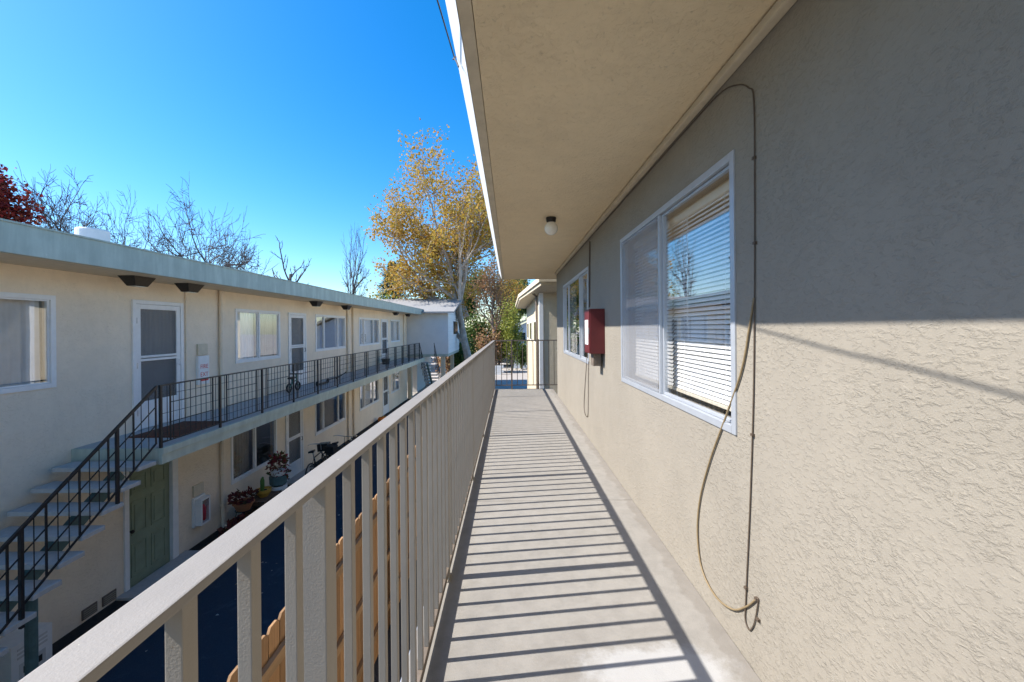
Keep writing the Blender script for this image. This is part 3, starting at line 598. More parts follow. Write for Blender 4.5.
# wall fittings (parts of the building)
def down(yc, z0, z1, r, mat, nm, x=0.05, boot=False):
    pts = [(x, yc, z1), (x, yc, z0 + .1)] + ([(x + .015, yc, z0 + .04), (x + .10, yc, z0 + .012)] if boot else [(x, yc, z0)])
    o = MB().tube(pts, r, 8).build(nm, mat, ob, smooth=False)
    for zz in (z0 + .5, (z0 + z1) / 2, z1 - .3): MB().box(0.001, x + r + .004, yc - r - .006, yc + r + .006, zz - .012, zz + .012).build('strap', mat, o)
down(8.88, D2, CZ + .86, 0.042, 'stucco_far', 'downspout'); down(8.88, 0.062, D2 - .24, 0.042, 'stucco_far', 'downspout', boot=True)
down(7.95, D2, CZ + .86, 0.012, 'stucco_far', 'conduit', 0.018)
for yy in (15.8, 16.35): down(yy, D2, CZ + .86, 0.04, 'stucco_far', 'downspout'); down(yy, 0.062, D2 - .24, 0.04, 'stucco_far', 'downspout', boot=True)
down(24.2, D2, CZ + .86, 0.04, 'stucco_far', 'downspout')
for yy in (6.1, 6.4):
    v_ = MB().box(0.001, 0.016, yy - .11, yy + .11, 0.10, 0.25).build('wall_vent', 'brown_metal', ob, bev=.003)
    for i in range(4): MB().box(0.0165, 0.024, yy - .09, yy + .09, 0.118 + i * .032, 0.130 + i * .032).build('louvre', 'curtain_tan', v_)
# soffit wedge lamps
wm = MB(); wm.add([(-.13, -.20, 0), (.13, -.20, 0), (.13, .20, 0), (-.13, .20, 0), (-.07, -.11, -.15), (.07, -.11, -.15), (.07, .11, -.15), (-.07, .11, -.15)], [(0, 1, 2, 3), (7, 6, 5, 4), (0, 4, 5, 1), (1, 5, 6, 2), (2, 6, 7, 3), (3, 7, 4, 0)])
wm = wm.mesh('lamp_body', MT['bronze'], .006); lensm = MB().box(-.05, .05, -.09, .09, -.158, -.1505).mesh('lens', MT['globe'])
for yy, lb in ((6.5, 'dark wedge shaped soffit lamp above the screen door by the stairs'), (7.56, 'dark wedge shaped soffit lamp beside the thin conduit and downspout'), (12.5, 'dark wedge soffit lamp above the second balcony screen door'),
               (14.8, 'dark wedge soffit lamp above the three pane balcony window'), (21.2, 'small dark soffit lamp above the balcony door beside the dark basket'), (23.7, 'small dark soffit lamp beside the grey wing wall')):
    t = thing('soffit_lamp', lb, 'lamp', (-5.9, yy, CZ + .861), 'dark wedge lamps under the green roof edge'); put('lamp_body', wm, t); put('lens', lensm, t)
# extinguisher cabinets
def textmesh(body, size, mat):
    cu = bpy.data.curves.new('lettering', 'FONT'); cu.body = body; cu.size = size; cu.align_x = 'CENTER'; cu.align_y = 'CENTER'; cu.extrude = 0.001
    o = bpy.data.objects.new('lettering', cu); col.objects.link(o); dg = bpy.context.evaluated_depsgraph_get(); me = bpy.data.meshes.new_from_object(o.evaluated_get(dg)); 
    bpy.data.objects.remove(o); me.materials.clear(); me.materials.append(MT[mat]); me.name = 'lettering'; return me
def ext_cab(label, y, z, glassy):
    t = thing('extinguisher_cabinet', label, 'cabinet', (XO_, y, z))
    MB().box(0.0005, 0.05, -.15, .15, 0, 0.58).build('body', 'white', t, bev=.005)
    if glassy:
        MB().box(0.0505, 0.052, -.09, .09, 0.07, 0.50).build('window_backing', 'dark', t)
        MB().lathe([(0.045, 0.0), (0.055, 0.02), (0.055, 0.25), (0.03, 0.30), (0.018, 0.31)], (0.110, 0, 0.10), 16).build('extinguisher', 'red', t, smooth=True)
        for q in ((-.125, -.09, .03, .55), (.09, .125, .03, .55), (-.089, .089, .03, .07), (-.089, .089, .51, .55)): MB().box(0.0505, 0.175, *q).build('door_frame', 'white', t, bev=.003)
        MB().box(0.170, 0.173, -.089, .089, .071, .509).build('pane', 'glass_far', t)
    else:
        MB().box(0.0505, 0.06, -.135, .135, .02, .56).build('door', 'white', t, bev=.003)
        for dz, tx in ((.36, 'FIRE'), (.20, 'EXT')):
            me = textmesh(tx, .12, 'red'); o = put('lettering', me, t, (0.0615, 0, dz)); o.rotation_euler = (R(90), 0, R(90))
        MB().box(0.0605, 0.062, -.11, .11, .07, .10).build('red_stripe', 'red', t)
    MB().box(0.0005, 0.04, -.13, .13, .60, .82).build('plaque', 'fascia_tan', t, bev=.004)  # flat tan plaque on the wall just above the cabinet
    return t
ext_cab('white fire extinguisher cabinet with red lettering on the balcony wall', 8.36, CZ - 1.09, False)
ext_cab('white fire extinguisher cabinet with red tank inside on the ground floor wall', 8.22, 0.44, True)
# utility box at the wall base
ub = thing('utility_box', 'white utility box with louvres standing under the stairs', 'utility box', (XO_ + .03, 5.08, 0.06))
MB().box(0, .32, -.22, .22, 0, .52).build('body', 'white', ub, bev=.008)
for i in range(3): MB().box(.3205, .325, -.16, .16, .33 + i * .05, .355 + i * .05).build('louvre', 'curtain', ub)
MB().box(.3205, .324, -.14, .14, .08, .26).build('name_plate', 'curtain', ub); MB().box(.3245, .327, -.10, .10, .13, .21).build('nameplate_inset', 'dark', ub)

# balcony -----------------------------------------------------------------
YA, YB = 5.87, 22.8
bal = bpy.data.objects.new('balcony', None); col.objects.link(bal); bal.parent = ob
part(MB().box(XO_ + .001, XF - .05, YA + .05, YB + 1.2, D2 - .10, D2), 'balcony_floor', 'concrete_tread', bal)
part(MB().box(XF - .049, XF, YA, YB + 1.2, D2 - .23, D2 - .001), 'edge_beam', 'pale_green', bal, bev=.004)
part(MB().box(XF - .001, XF + .02, YA, YB + 1.2, D2 - .09, D2 + .004), 'edge_strip', 'pale_green', bal, bev=.003)
part(MB().box(XO_ + .001, XF - .051, YA, YA + .049, D2 - .23, D2 - .002), 'edge_beam', 'green_trim', bal, bev=.004)
part(MB().box(XO_ + .001, XF - .06, YA + .06, YB + 1.2, D2 - .20, D2 - .101), 'ceiling_panel', 'fascia_tan', bal)
br = thing('balcony_railing', 'black metal balcony railing with wire grid panels across the alley', 'railing', (XF - .03, 0, D2))
MB().box(-.016, .016, YA, YB, .885, .905).build('top_rail', 'black_metal', br); MB().box(-.009, .009, YA, YB, .065, .080).build('bottom_rail', 'black_metal', br)
po = MB().box(-.016, .016, -.016, .016, 0, .885).mesh('post', MT['black_metal']); iv = MB().box(-.008, .008, -.008, .008, .0805, .8845).mesh('baluster', MT['black_metal'])
tv = MB().box(-.0035, .0035, -.0035, .0035, .0805, .8845).mesh('wire', MT['black_metal'])
bay = (YB - YA - .05) / 14
hz = MB().box(-.006, .006, .17, bay - .17, -.006, .006).mesh('cross_bar', MT['black_metal']); th = MB().box(-.003, .003, .02, bay - .02, -.003, .003).mesh('wire', MT['black_metal'])
for i in range(15):
    y = YA + .02 + bay * i; put('post', po, br, (0, y, 0))
    if i == 14: break
    put('baluster', iv, br, (0, y + .17, 0)); put('baluster', iv, br, (0, y + bay - .17, 0))
    for z in (.63, .34): put('cross_bar', hz, br, (0, y, z))
    for j in range(1, 11):
        yy = j * bay / 11
        if abs(yy - .17) > .03 and abs(yy - bay + .17) > .03: put('wire', tv, br, (.004, y + yy, 0))
    for z in (.20, .485, .76): put('wire', th, br, (-.006, y, z))
MB().box(-.016, .016, YA + .02, YA + .125, .0815, .09).build('post_link', 'black_metal', br)

# stairs -------------------------------------------------------------------
ss = thing('staircase', 'open outdoor staircase with concrete treads and teal stringer against the wall', 'staircase', (-5.6, 5.87, 0))
rise, run = (D2 - .15) / 13.5, 0.245
tm = MB().box(-.58, .59, -.30, -.02, -.055, 0).mesh('tread', MT['concrete_tread'], .006)
for i in range(1, 14):
    z = D2 - .15 - rise * (i - 1); y = -run * (i - 1) - .06; put('tread', tm, ss, (0, y, z))
    MB().box(-.12, .12, y - .24, y - .06, z - .075, z - .0555).build('tread_bracket', 'teal_metal', ss)
MB().bar((0, -.02, D2 - rise - .16), (0, -run * 12.6, .06), .10, .16).build('stringer', 'teal_metal', ss, bev=.004)
MB().tube([(0.0, -1.10, .004), (0.0, -1.10, D2 - rise * 5.2 - .09)], .055, 12).build('support_post', 'teal_metal', ss)
sr = thing('stair_railing', 'black sloping stair handrail with wire grid infill', 'railing', (XF - .03, YA - .04, D2))
k_ = rise / run
def sl_(y, h): return (0, y, h + k_ * y)
Lr = 3.1
MB().bar(sl_(0, .895), sl_(-Lr, .895), .03, .03).build('handrail', 'black_metal', sr)
MB().bar(sl_(-.01, .10), sl_(-Lr, .10), .018, .018).build('bottom_rail', 'black_metal', sr)
for h in (.36, .62): MB().bar(sl_(-.01, h), sl_(-Lr, h), .011, .011).build('cross_bar', 'black_metal', sr)
i = 0; y = -.02
while y > -Lr:
    if i % 9 == 5: MB().box(-.016, .016, y - .016, y + .016, k_ * y - .12, k_ * y + .89).build('post', 'black_metal', sr)
    elif i % 3 == 0: MB().box(-.008, .008, y - .008, y + .008, k_ * y + .11, k_ * y + .89).build('baluster', 'black_metal', sr)
    else: MB().box(-.0035, .0035, y - .0035, y + .0035, k_ * y + .11, k_ * y + .89).build('wire', 'black_metal', sr)
    i += 1; y -= .115
mt_ = MB().box(-.40, .40, -.55, .55, 0, .018)
tag(put('door_mat', mt_.mesh('door_mat', MT['rust_mat'], .004), None, (-5.62, 7.0, D2 + .001)), 'rust brown doormat lying on the stair landing', 'doormat')

# things on the balcony -----------------------------------------------------
def ring(mb, c, r, rt, n=24, axis='X', m=6):
    pts = []
    for i in range(n + 1):
        a = 2 * math.pi * i / n; u, v = r * math.cos(a), r * math.sin(a)
        pts.append((c[0], c[1] + u, c[2] + v) if axis == 'X' else (c[0] + u, c[1], c[2] + v))
    return mb.tube(pts, rt, m, cap=False)
tb = thing('balance_bike', 'small teal balance bike with black seat parked on the balcony', 'toy bike', (-5.9, 11.15, D2))
for yy in (-.22, .22): ring(MB(), (0, yy, .13), .11, .022, 18).build('wheel', 'rubber', tb)
MB().tube([(0, -.22, .13), (0, -.05, .26), (0, .16, .30), (0, .22, .13)], .022, 6).tube([(0, .16, .30), (0, .13, .46)], .016, 6).tube([(0, -.05, .26), (0, -.08, .36)], .016, 6).build('frame', 'teal_toy', tb)
MB().box(-.06, .06, -.20, .02, .36, .41).build('seat', 'black_metal', tb, bev=.015); MB().tube([(-.17, .13, .47), (.17, .13, .47)], .018, 6).build('handlebar', 'black_metal', tb)
sc_ = thing('kick_scooter', 'dark kick scooter lying flat on the balcony floor', 'scooter', (-5.75, 12.6, D2))
MB().box(-.06, .06, -.35, .20, .03, .06).build('deck', 'black_metal', sc_, bev=.01)
for yy in (-.40, .30): MB().lathe([(.02, -.02), (.065, -.016), (.07, 0), (.065, .016), (.02, .02)], (0, yy, .071), 16, 'X').build('wheel', 'rubber', sc_)
MB().tube([(0, .20, .05), (0, .31, .10), (.12, .75, .13), (.16, .95, .16)], .018, 6).build('stem', 'black_metal', sc_); MB().tube([(-.02, .95, .05), (.34, .93, .28)], .015, 6).build('handlebar', 'rubber', sc_)
sh = thing('storage_basket', 'small dark basket with folded cloth on the balcony floor', 'basket', (-5.95, 19.6, D2))
MB().lathe([(.16, 0), (.20, .25), (.205, .27), (.18, .27), (.15, .05)], n=16).build('basket', 'black_metal', sh); MB().lathe([(.17, .20), (.16, .30), (.06, .36), (.01, .36)], n=12).build('cloth', 'curtain', sh)

# plants by the ground floor window ----------------------------------------------
def leaves(mb, rng, c, rad, n, s, up=0.3):
    for _ in range(n):
        d = Vector((rng.gauss(0, 1), rng.gauss(0, 1), rng.gauss(up, .8))).normalized(); p = Vector(c) + Vector((d.x * rad[0], d.y * rad[1], d.z * rad[2])) * rng.uniform(.35, 1)
        t = (d + Vector((rng.gauss(0, .5), rng.gauss(0, .5), rng.gauss(0, .5)))).normalized(); u = t.cross(Vector((rng.gauss(0, 1), rng.gauss(0, 1), 1))).normalized()
        L = s * rng.uniform(.7, 1.4); W = L * .38; nn = t.cross(u) * L * .12
        mb.add([p, p + t * L * .5 + u * W + nn, p + t * L, p + t * L * .5 - u * W + nn], [(0, 1, 2, 3)])
def pot(name, label, loc, r, h, mat, leafm, lr, n, s, stand=0, plate=True):
    t = thing(name, label, 'potted plant', loc); rg = random.Random(int(loc[1] * 100))
    if stand:
        for a in range(3):
            q = a * 2.094; MB().tube([(math.cos(q) * r * 1.1, math.sin(q) * r * 1.1, 0), (math.cos(q) * r * .7, math.sin(q) * r * .7, stand + .02)], .007, 5).build('stand_leg', 'black_metal', t)
        ring2 = MB(); pts = [(math.cos(i * .3927) * r * .78, math.sin(i * .3927) * r * .78, stand + .02) for i in range(17)]; ring2.tube(pts, .008, 5, cap=False).build('stand_ring', 'black_metal', t)
    MB().lathe([(r * .62, stand), (r * .95, stand + h * .8), (r * 1.05, stand + h * .82), (r * 1.05, stand + h), (r * .92, stand + h), (r * .88, stand + h * .85)], n=20).build('pot', mat, t)
    MB().lathe([(r * .90, stand + h * .80), (r * .5, stand + h * .90), (.005, stand + h * .92)], n=14).build('soil', 'soil', t)
    mb = MB(); leaves(mb, rg, (0, 0, stand + h * .95 + lr[2] * .45), lr, n, s); mb.build('foliage', leafm, t); return t
pot('potted_plant', 'tan bowl pot on a tall wire stand with dark maroon leaves', (-5.85, 8.95, .06), .20, .20, 'terracotta', 'leaf_maroon', (.26, .26, .17), 130, .09, stand=.34)
pot('potted_plant', 'low terracotta planter with spreading red leaves by the downspout', (-5.58, 8.42, .004), .22, .20, 'terracotta', 'leaf_maroon', (.33, .36, .18), 190, .10)
cr = thing('plant_crate', 'dark brown slatted wooden crate carrying the yellow pot', 'crate', (-5.8, 9.62, .06))
for i in range(4): 
    for xx in (-.22, .2): MB().box(xx, xx + .018, -.36, .36, .03 + i * .085, .095 + i * .085).build('slat', 'brown_wood', cr)
    for yy in (-.36, .342): MB().box(-.201, .199, yy, yy + .018, .03 + i * .085, .095 + i * .085).build('slat', 'brown_wood', cr)
for xx in (-.20, .17):
    for yy in (-.34, .31): MB().box(xx, xx + .03, yy, yy + .03, 0, .366).build('corner_post', 'brown_wood', cr)
for i in range(4): MB().box(-.215 + i * .11, -.215 + i * .11 + .10, -.355, .355, .368, .384).build('top_slat', 'brown_wood', cr)
cp = thing('potted_cactus', 'glossy yellow pot with an upright green cactus on the crate', 'potted plant', (-5.8, 9.6, .446))
MB().lathe([(.09, 0), (.16, .10), (.165, .17), (.14, .17), (.13, .14)], n=20).build('pot', 'yellow_pot', cp, smooth=False); MB().lathe([(.135, .13), (.01, .15)], n=14).build('soil', 'soil', cp)
MB().lathe([(.035, .13), (.045, .25), (.045, .38), (.03, .43), (.005, .445)], (0, -.05, 0), 10).lathe([(.02, .30), (.03, .38), (.025, .46), (.004, .48)], (.02, -.07, 0), 8).build('cactus', 'green_stem', cp)
pt = pot('tall_planter', 'stacked white and dark green planter with red and green flowers', (-5.74, 10.1, .06), .19, .46, 'white', 'leaf_flower', (.20, .20, .30), 10, .07)
MB().lathe([(.14, .46), (.19, .50), (.20, .68), (.17, .69)], n=20).build('pot', 'teal_metal', pt); MB().lathe([(.12, .69), (.15, .72), (.16, .84), (.13, .84)], n=20).build('pot', 'white', pt)
mb = MB(); leaves(mb, random.Random(8), (0, 0, 1.0), (.22, .22, .25), 220, .085); leaves(mb, random.Random(9), (0, 0, .74), (.24, .24, .08), 70, .08); mb.build('flowers', 'leaf_flower', pt)
for yy, s, lb in ((18.9, .16, 'larger orange pumpkin on the planting bed by the wall'), (19.3, .12, 'smaller orange pumpkin on the planting bed by the wall')):
    t = thing('pumpkin', lb, 'pumpkin', (-5.95, yy, .06)); mb = MB(); prof = [(.3 * s, 0), (.85 * s, .15 * s), (1.1 * s, .6 * s), (1.05 * s, 1.0 * s), (.7 * s, 1.35 * s), (.15 * s, 1.3 * s)]
    mb.lathe(prof, n=24); mb.v = [(x * (1 + .06 * math.cos(8 * math.atan2(y, x))), y * (1 + .06 * math.cos(8 * math.atan2(y, x))), z) for x, y, z in mb.v]
    mb.build('body', 'orange', t, smooth=True); MB().tube([(0, 0, 1.28 * s), (.02, .01, 1.6 * s)], .018, 6).build('stem', 'green_stem', t)

# bicycles --------------------------------------------------------------------
def bicycle(label, loc, rz, lean, basket):
    t = thing('bicycle', label, 'bicycle', loc, 'bicycles against the ground floor wall'); t.rotation_euler = (0, R(lean), R(rz)); r = .33
    for yy in (-.50, .52):
        wl = ring(MB(), (0, yy, r), r - .02, .020, 28, m=6).build('tyre', 'rubber', t, smooth=True)
        ring(MB(), (0, yy, r), r - .045, .010, 28, m=5).build('rim', 'silver', wl); sp = MB()
        for i in range(16): a = i * math.pi / 8; sp.tube([(0.02 if i % 2 else -.02, yy, r), (0, yy + (r - .05) * math.cos(a), r + (r - .05) * math.sin(a))], .0018, 3)
        sp.tube([(-.05, yy, r), (.05, yy, r)], .02, 8); sp.build('spokes', 'silver', wl)
    fm = MB(); bb = (0, -.06, .29); stt = (0, -.20, .72); hd = (0, .34, .74); hb = (0, .37, .62)
    for a, b, q in ((bb, stt, .016), (stt, hd, .016), (bb, hb, .018), (hb, (0, .32, .80), .018)): fm.tube([a, b], q, 7)
    for sx in (-.05, .05): fm.tube([(sx * .6, -.06, .29), (sx, -.50, r)], .010, 5).tube([(sx * .3, -.19, .68), (sx, -.50, r)], .009, 5).tube([(sx * .5, .375, .62), (sx, .52, r)], .012, 5)
    fm.build('frame', 'black_metal', t, smooth=True)
    MB().tube([stt, (0, -.25, .90)], .013, 6).build('seat_post', 'silver', t)
    MB().add([(-.08, -.37, .90), (.08, -.37, .90), (.02, -.10, .90), (-.02, -.10, .90), (-.075, -.36, .95), (.075, -.36, .95), (.015, -.11, .935), (-.015, -.11, .935)], [(3, 2, 1, 0), (4, 5, 6, 7), (0, 1, 5, 4), (1, 2, 6, 5), (2, 3, 7, 6), (3, 0, 4, 7)]).build('saddle', 'rubber', t, bev=.015)
    MB().tube([(0, .32, .80), (0, .31, .96)], .013, 6).tube(smooth_path([(-.30, .18, 1.0), (-.22, .28, 1.0), (0, .33, .97), (.22, .28, 1.0), (.30, .18, 1.0)], 4), .012, 6).build('handlebar', 'silver', t)
    MB().lathe([(.01, -.006), (.09, -.005), (.09, .005), (.01, .006)], (.04, -.06, .29), 20, 'X').build('chainring', 'silver', t)
    MB().tube([(.05, -.06, .29), (.06, .04, .18)], .010, 5).tube([(-.05, -.06, .29), (-.06, -.16, .40)], .010, 5).box(.06, .15, .0, .08, .17, .19).box(-.15, -.06, -.20, -.12, .39, .41).build('crank', 'black_metal', t)
    if basket:
        MB().box(-.08, .08, -.68, -.34, .70, .715).bar((-.06, -.66, .70), (-.05, -.51, .34), .012, .012).bar((.06, -.66, .70), (.05, -.51, .34), .012, .012).build('luggage_rack', 'black_metal', t)
        MB().box(-.13, .13, -.66, -.36, .716, .93).build('pannier_bag', 'rubber', t, bev=.03)
    else:
        MB().box(-.15, .15, .40, .66, .72, .93).build('basket', 'black_metal', t, bev=.01)
bicycle('dark bicycle with front basket leaning near the screen door wall', (-5.5, 11.75, .0045), 3, -5, False)
bicycle('dark bicycle with grey pannier bag parked under the three pane window', (-5.3, 12.55, .0045), -4, 4, True)

# far wing ------------------------------------------------------------------
wg = thing('wing_building', 'grey sided wing with shallow grey gable roof beyond the balcony', 'building', (-3.8, 25.1, 0))
WX = -3.8
MB().box(-5.2, 0, 0, 8, 2.78, CZ + .95).build('wall', 'grey_wall', wg)
MB().box(-5.2, .012, -.03, 8.01, 2.62, 2.779).build('base_trim', 'green_trim', wg, bev=.005)
for i in range(9): MB().box(.001, .022, .02, 7.9, 2.80 + i * .27, 2.80 + i * .27 + .255).build('siding_board', 'white', wg, bev=.004)
wv = MB().box(.023, .05, 2.0, 4.4, CZ - .45, CZ + .55).build('window', 'white', wg); MB().box(.051, .055, 2.08, 4.32, CZ - .38, CZ + .48).build('pane', 'car_glass', wv)
rfm = MB().prism([(-.55, CZ + .93), (-.55, CZ + 1.03), (4.0, CZ + 2.12), (8.6, CZ + 1.03), (8.6, CZ + .93), (4.0, CZ + 2.02)], 'X', -7.0, .45).build('roof', 'roof_gravel', wg)
MB().prism([(.02, CZ + .955), (4.0, CZ + 1.95), (7.98, CZ + .955)], 'X', -.12, -.02).build('gable_wall', 'white', wg)
MB().box(-5.2, -2.6, 3.0, 8, 0.005, 2.61).build('ground_floor_wall', 'grey_wall', wg)
for xx, yy in ((-.35, .1), (-2.4, .1), (-.35, 4.0)): MB().box(xx - .12, xx + .12, yy, yy + .24, .005, 2.619).build('post', 'fascia_tan', wg, bev=.01)
# far stairs under the wing
fs = thing('metal_staircase', 'small teal metal stair with black rails beside the grey wing', 'staircase', (-5.0, 22.9, 0))
for i in range(1, 13): MB().box(-.05, .75, .10 + .20 * i - .2, .36 + .20 * i - .2, D2 - .2 * i - .05, D2 - .2 * i).build('tread', 'concrete_tread', fs)
MB().bar((.35, .0, D2 - .25), (.35, 2.5, .06), .08, .14).build('stringer', 'teal_metal', fs)
for sx in (-.06, .76):
    MB().bar((sx, -.05, D2 + .88), (sx, 2.5, .95), .03, .03).build('handrail', 'black_metal', fs)
    for h in (.2, .42, .65): MB().bar((sx, -.05, D2 + h), (sx, 2.5, .07 + h), .014, .014).build('cross_bar', 'black_metal', fs)
    for i in range(7): yy = i * .4; MB().box(sx - .012, sx + .012, yy, yy + .024, D2 - yy * 1.02 - .2, D2 - yy * 1.02 + .85).build('post', 'black_metal', fs)

# next building beyond the walkway -------------------------------------------
nx = thing('neighbour_building', 'cream stucco neighbour building with white eave beyond the walkway guardrail', 'building', (.84, 11.5, 0))
MB().box(0, 6, 0, 9, 0, CZ + .98).build('wall', 'stucco_next', nx)
MB().box(-.02, .10, -.02, .10, 0.004, CZ + .975).build('corner_trim', 'white', nx, bev=.006)
for yy in (1.2, 4.0, 6.5): wv = MB().box(-.03, -.001, yy, yy + 1.1, CZ - .5, CZ + .25).build('window', 'white', nx); MB().box(-.035, -.031, yy + .06, yy + 1.04, CZ - .44, CZ + .19).build('pane', 'car_glass', wv)
MB().tube([(-.06, .45, .005), (-.06, .45, CZ + .90), (-.16, .30, CZ + .98)], .035, 8).build('downspout', 'brown_metal', nx)
MB().prism([(-.50, 3.0), (-.12, -2.0), (6.2, -2.0), (6.2, 9.3), (-.50, 9.3)], 'Z', CZ + .982, CZ + 1.06).build('eave', 'fascia_tan', nx)
MB().prism([(-.54, 2.96), (-.16, -2.05), (6.26, -2.05), (6.26, 9.4), (-.56, 9.4)], 'Z', CZ + 1.061, CZ + 1.18).build('roof', 'fascia_tan', nx)

# wooden fence in the alley ------------------------------------------------------
fe = thing('wooden_fence', 'orange brown dog eared plank fence running along the alley below the walkway', 'fence', (-1.8, 0, .004))
FH = 2.12
plank = MB().prism([(-.068, 0), (.068, 0), (.068, FH - .035), (.04, FH), (-.04, FH), (-.068, FH - .035)], 'X', -.010, .010).mesh('plank', MT['fence_wood'], .002)
rg = random.Random(2); y = -1.0
while y < 15.5: o = put('plank', plank, fe, (rg.uniform(-.002, .002), y, rg.uniform(-.02, .012))); o.rotation_euler = (R(rg.uniform(-.4, .4)), 0, 0); o.location.z = max(o.location.z, 0); y += .1405
for z in (.35, 1.05, FH - .30): 
    for a in range(7): MB().box(.013, .052, -1.0 + a * 2.4, -1.0 + a * 2.4 + 2.38, z, z + .09).build('fence_rail', 'fence_rail', fe, bev=.003)
for a in range(8): MB().box(.053, .143, -1.0 + a * 2.3, -.91 + a * 2.3, 0, FH - .15).build('fence_post', 'fence_rail', fe, bev=.004)

# ------------------------------------------------------------------ trees
def tree_mesh(seed, H, r0, spread, levels, nb, trunk_frac=.35, lean=(0, 0), up=.25, wig=.12, sides=(8, 6, 4, 3, 3), ratio=.62, minr=.006, nbs=None, W=None):
    rng = random.Random(seed); mb = MB(); tips = []
    def grow(p, d, L, r, lv):
        n = 6 if lv == 0 else (5 if lv < 3 else 4); pts = [p.copy()]; rad = [r]; q = p.copy(); dd = d.copy(); seg = L / n
        r_end = r * (.55 if lv < levels else .3)
        for i in range(n):
            dd = (dd + Vector((rng.gauss(0, wig), rng.gauss(0, wig), rng.gauss(0, wig) + up * .12 * (1 if lv else 0)))).normalized(); q = q + dd * seg; pts.append(q.copy()); rad.append(max(minr * .6, r + (r_end - r) * (i + 1) / n))
        mb.tube(pts, rad, sides[min(lv, len(sides) - 1)], cap=lv == 0)
        if lv >= levels: 
            tips.extend([(pp, dd.copy()) for pp in pts[1:]]); return
        if lv >= levels - 1: tips.extend([(pp, dd.copy()) for pp in pts[2:]])
        k = (nbs or nb)[min(lv, len(nb) - 1)]
        for i in range(k):
            f = trunk_frac + (1 - trunk_frac) * (i + rng.random() * .8) / k if lv == 0 else .25 + .75 * (i + rng.random() * .7) / k
            f = min(f, .999); j = min(int(f * n), n - 1); t = f * n - j; pp = pts[j].lerp(pts[j + 1], t); rr = rad[j] + (rad[j + 1] - rad[j]) * t
            a = rng.random() * 6.283 if lv else i * 2.4 + rng.random(); base = (pts[j + 1] - pts[j]).normalized()
            u = base.cross(Vector((.3, .2, .9))).normalized(); v = base.cross(u); sp = spread * rng.uniform(.7, 1.25)
            nd = (base * math.cos(sp) + (u * math.cos(a) + v * math.sin(a)) * math.sin(sp) + Vector((0, 0, up * .5))).normalized()
            grow(pp, nd, L * ratio * rng.uniform(.7, 1.15) * (1.15 - .35 * f if lv == 0 else 1), max(minr, min(rr * .62, r * .55)), lv + 1)
        if lv: grow(pts[-1], dd, L * ratio * .8, max(minr, r_end * .9), lv + 1)
    grow(Vector((0, 0, 0)), Vector((lean[0], lean[1], 1)).normalized(), H * (.62 if levels > 2 else .7), r0, 0)
    zt = max(v[2] for v in mb.v); kz = H / zt; xr = max(math.hypot(v[0], v[1]) for v in mb.v if v[2] > .3 * zt); kx = (W / 2 / xr) if W else kz
    mb.v = [(x * (kx if z > .25 * zt else 1 + (kx - 1) * z / (.25 * zt)), y * (kx if z > .25 * zt else 1 + (kx - 1) * z / (.25 * zt)), z * kz) for x, y, z in mb.v]
    tips = [(Vector((p.x * kx, p.y * kx, p.z * kz)), d) for p, d in tips]
    return mb, tips
def leafmesh(seed, tips, n, s, spread, keep=None):
    rng = random.Random(seed); mb = MB(); T = [t for t in tips if keep is None or keep(t[0], rng)]
    T = [t for t in T if rng.random() < .6]
    for _ in range(n):
        p, d = rng.choice(T); p = p + Vector((rng.gauss(0, spread), rng.gauss(0, spread), rng.gauss(0, spread)))
        t = Vector((rng.gauss(0, 1), rng.gauss(0, 1), rng.gauss(-.3, .8))).normalized(); u = t.cross(Vector((rng.gauss(0, 1), rng.gauss(0, 1), rng.gauss(0, 1)))).normalized()
        L = s * rng.uniform(.6, 1.4); W = L * .36; nn = t.cross(u) * L * .15
        mb.add([p - t * L * .5, p + u * W + nn, p + t * L * .5, p - u * W + nn], [(0, 1, 2, 3)])
    return mb
def raw(mb, name, mat, parent):
    me = bpy.data.meshes.new(name); me.from_pydata(mb.v, [], mb.f); me.materials.append(MT[mat]); me.update(); return put(name, me, parent)
def tree(name, label, loc, seed, H, r0, spread, levels, nb, bark, leaf=None, nl=0, ls=.15, lsp=.25, group=None, rotz=0, **kw):
    t = thing(name, label, 'tree', loc, group); t.rotation_euler = (0, 0, rotz)
    mb, tips = tree_mesh(seed, H, r0, spread, levels, nb, **kw); raw(mb, 'trunk', bark, t)
    if leaf: raw(leafmesh(seed + 1, tips, nl, ls, lsp), 'crown', leaf, t)
    return t
def at(px, Y, z=0): return ((px - 510) / F * Y, Y, z)
tree('sycamore_tree', 'tall golden leaved sycamore with mottled pale trunk beyond the buildings', at(474, 29), 11, 17.0, .34, .95, 4, (12, 5, 4, 3), 'bark_pale', 'leaf_gold', 30000, .17, .27, lean=(-.09, 0), up=.4, trunk_frac=.28, ratio=.6, wig=.11, W=15.5, minr=.012)
G = 'bare trees behind the flat roof'
tree('bare_tree', 'wide leafless tree with fan of fine twigs behind the flat roof', at(197, 26), 21, 14.6, .26, .95, 4, (8, 6, 5, 4), 'bark_grey', up=.10, ratio=.62, trunk_frac=.55, minr=.022, group=G, W=11, wig=.2)
tree('bare_tree', 'leafless tree beside the red leaved tree behind the roof vent', at(74, 25), 22, 14.4, .24, .95, 4, (8, 6, 5, 3), 'bark_grey', up=.10, ratio=.62, trunk_frac=.55, minr=.022, group=G, W=9.5, wig=.2)
tree('bare_tree', 'thin leafless tree with upright sticks between two wider bare trees', at(126, 27), 23, 13.6, .17, .85, 4, (6, 5, 4, 3), 'bark_grey', up=.15, ratio=.6, trunk_frac=.6, minr=.020, group=G, W=8, wig=.2)
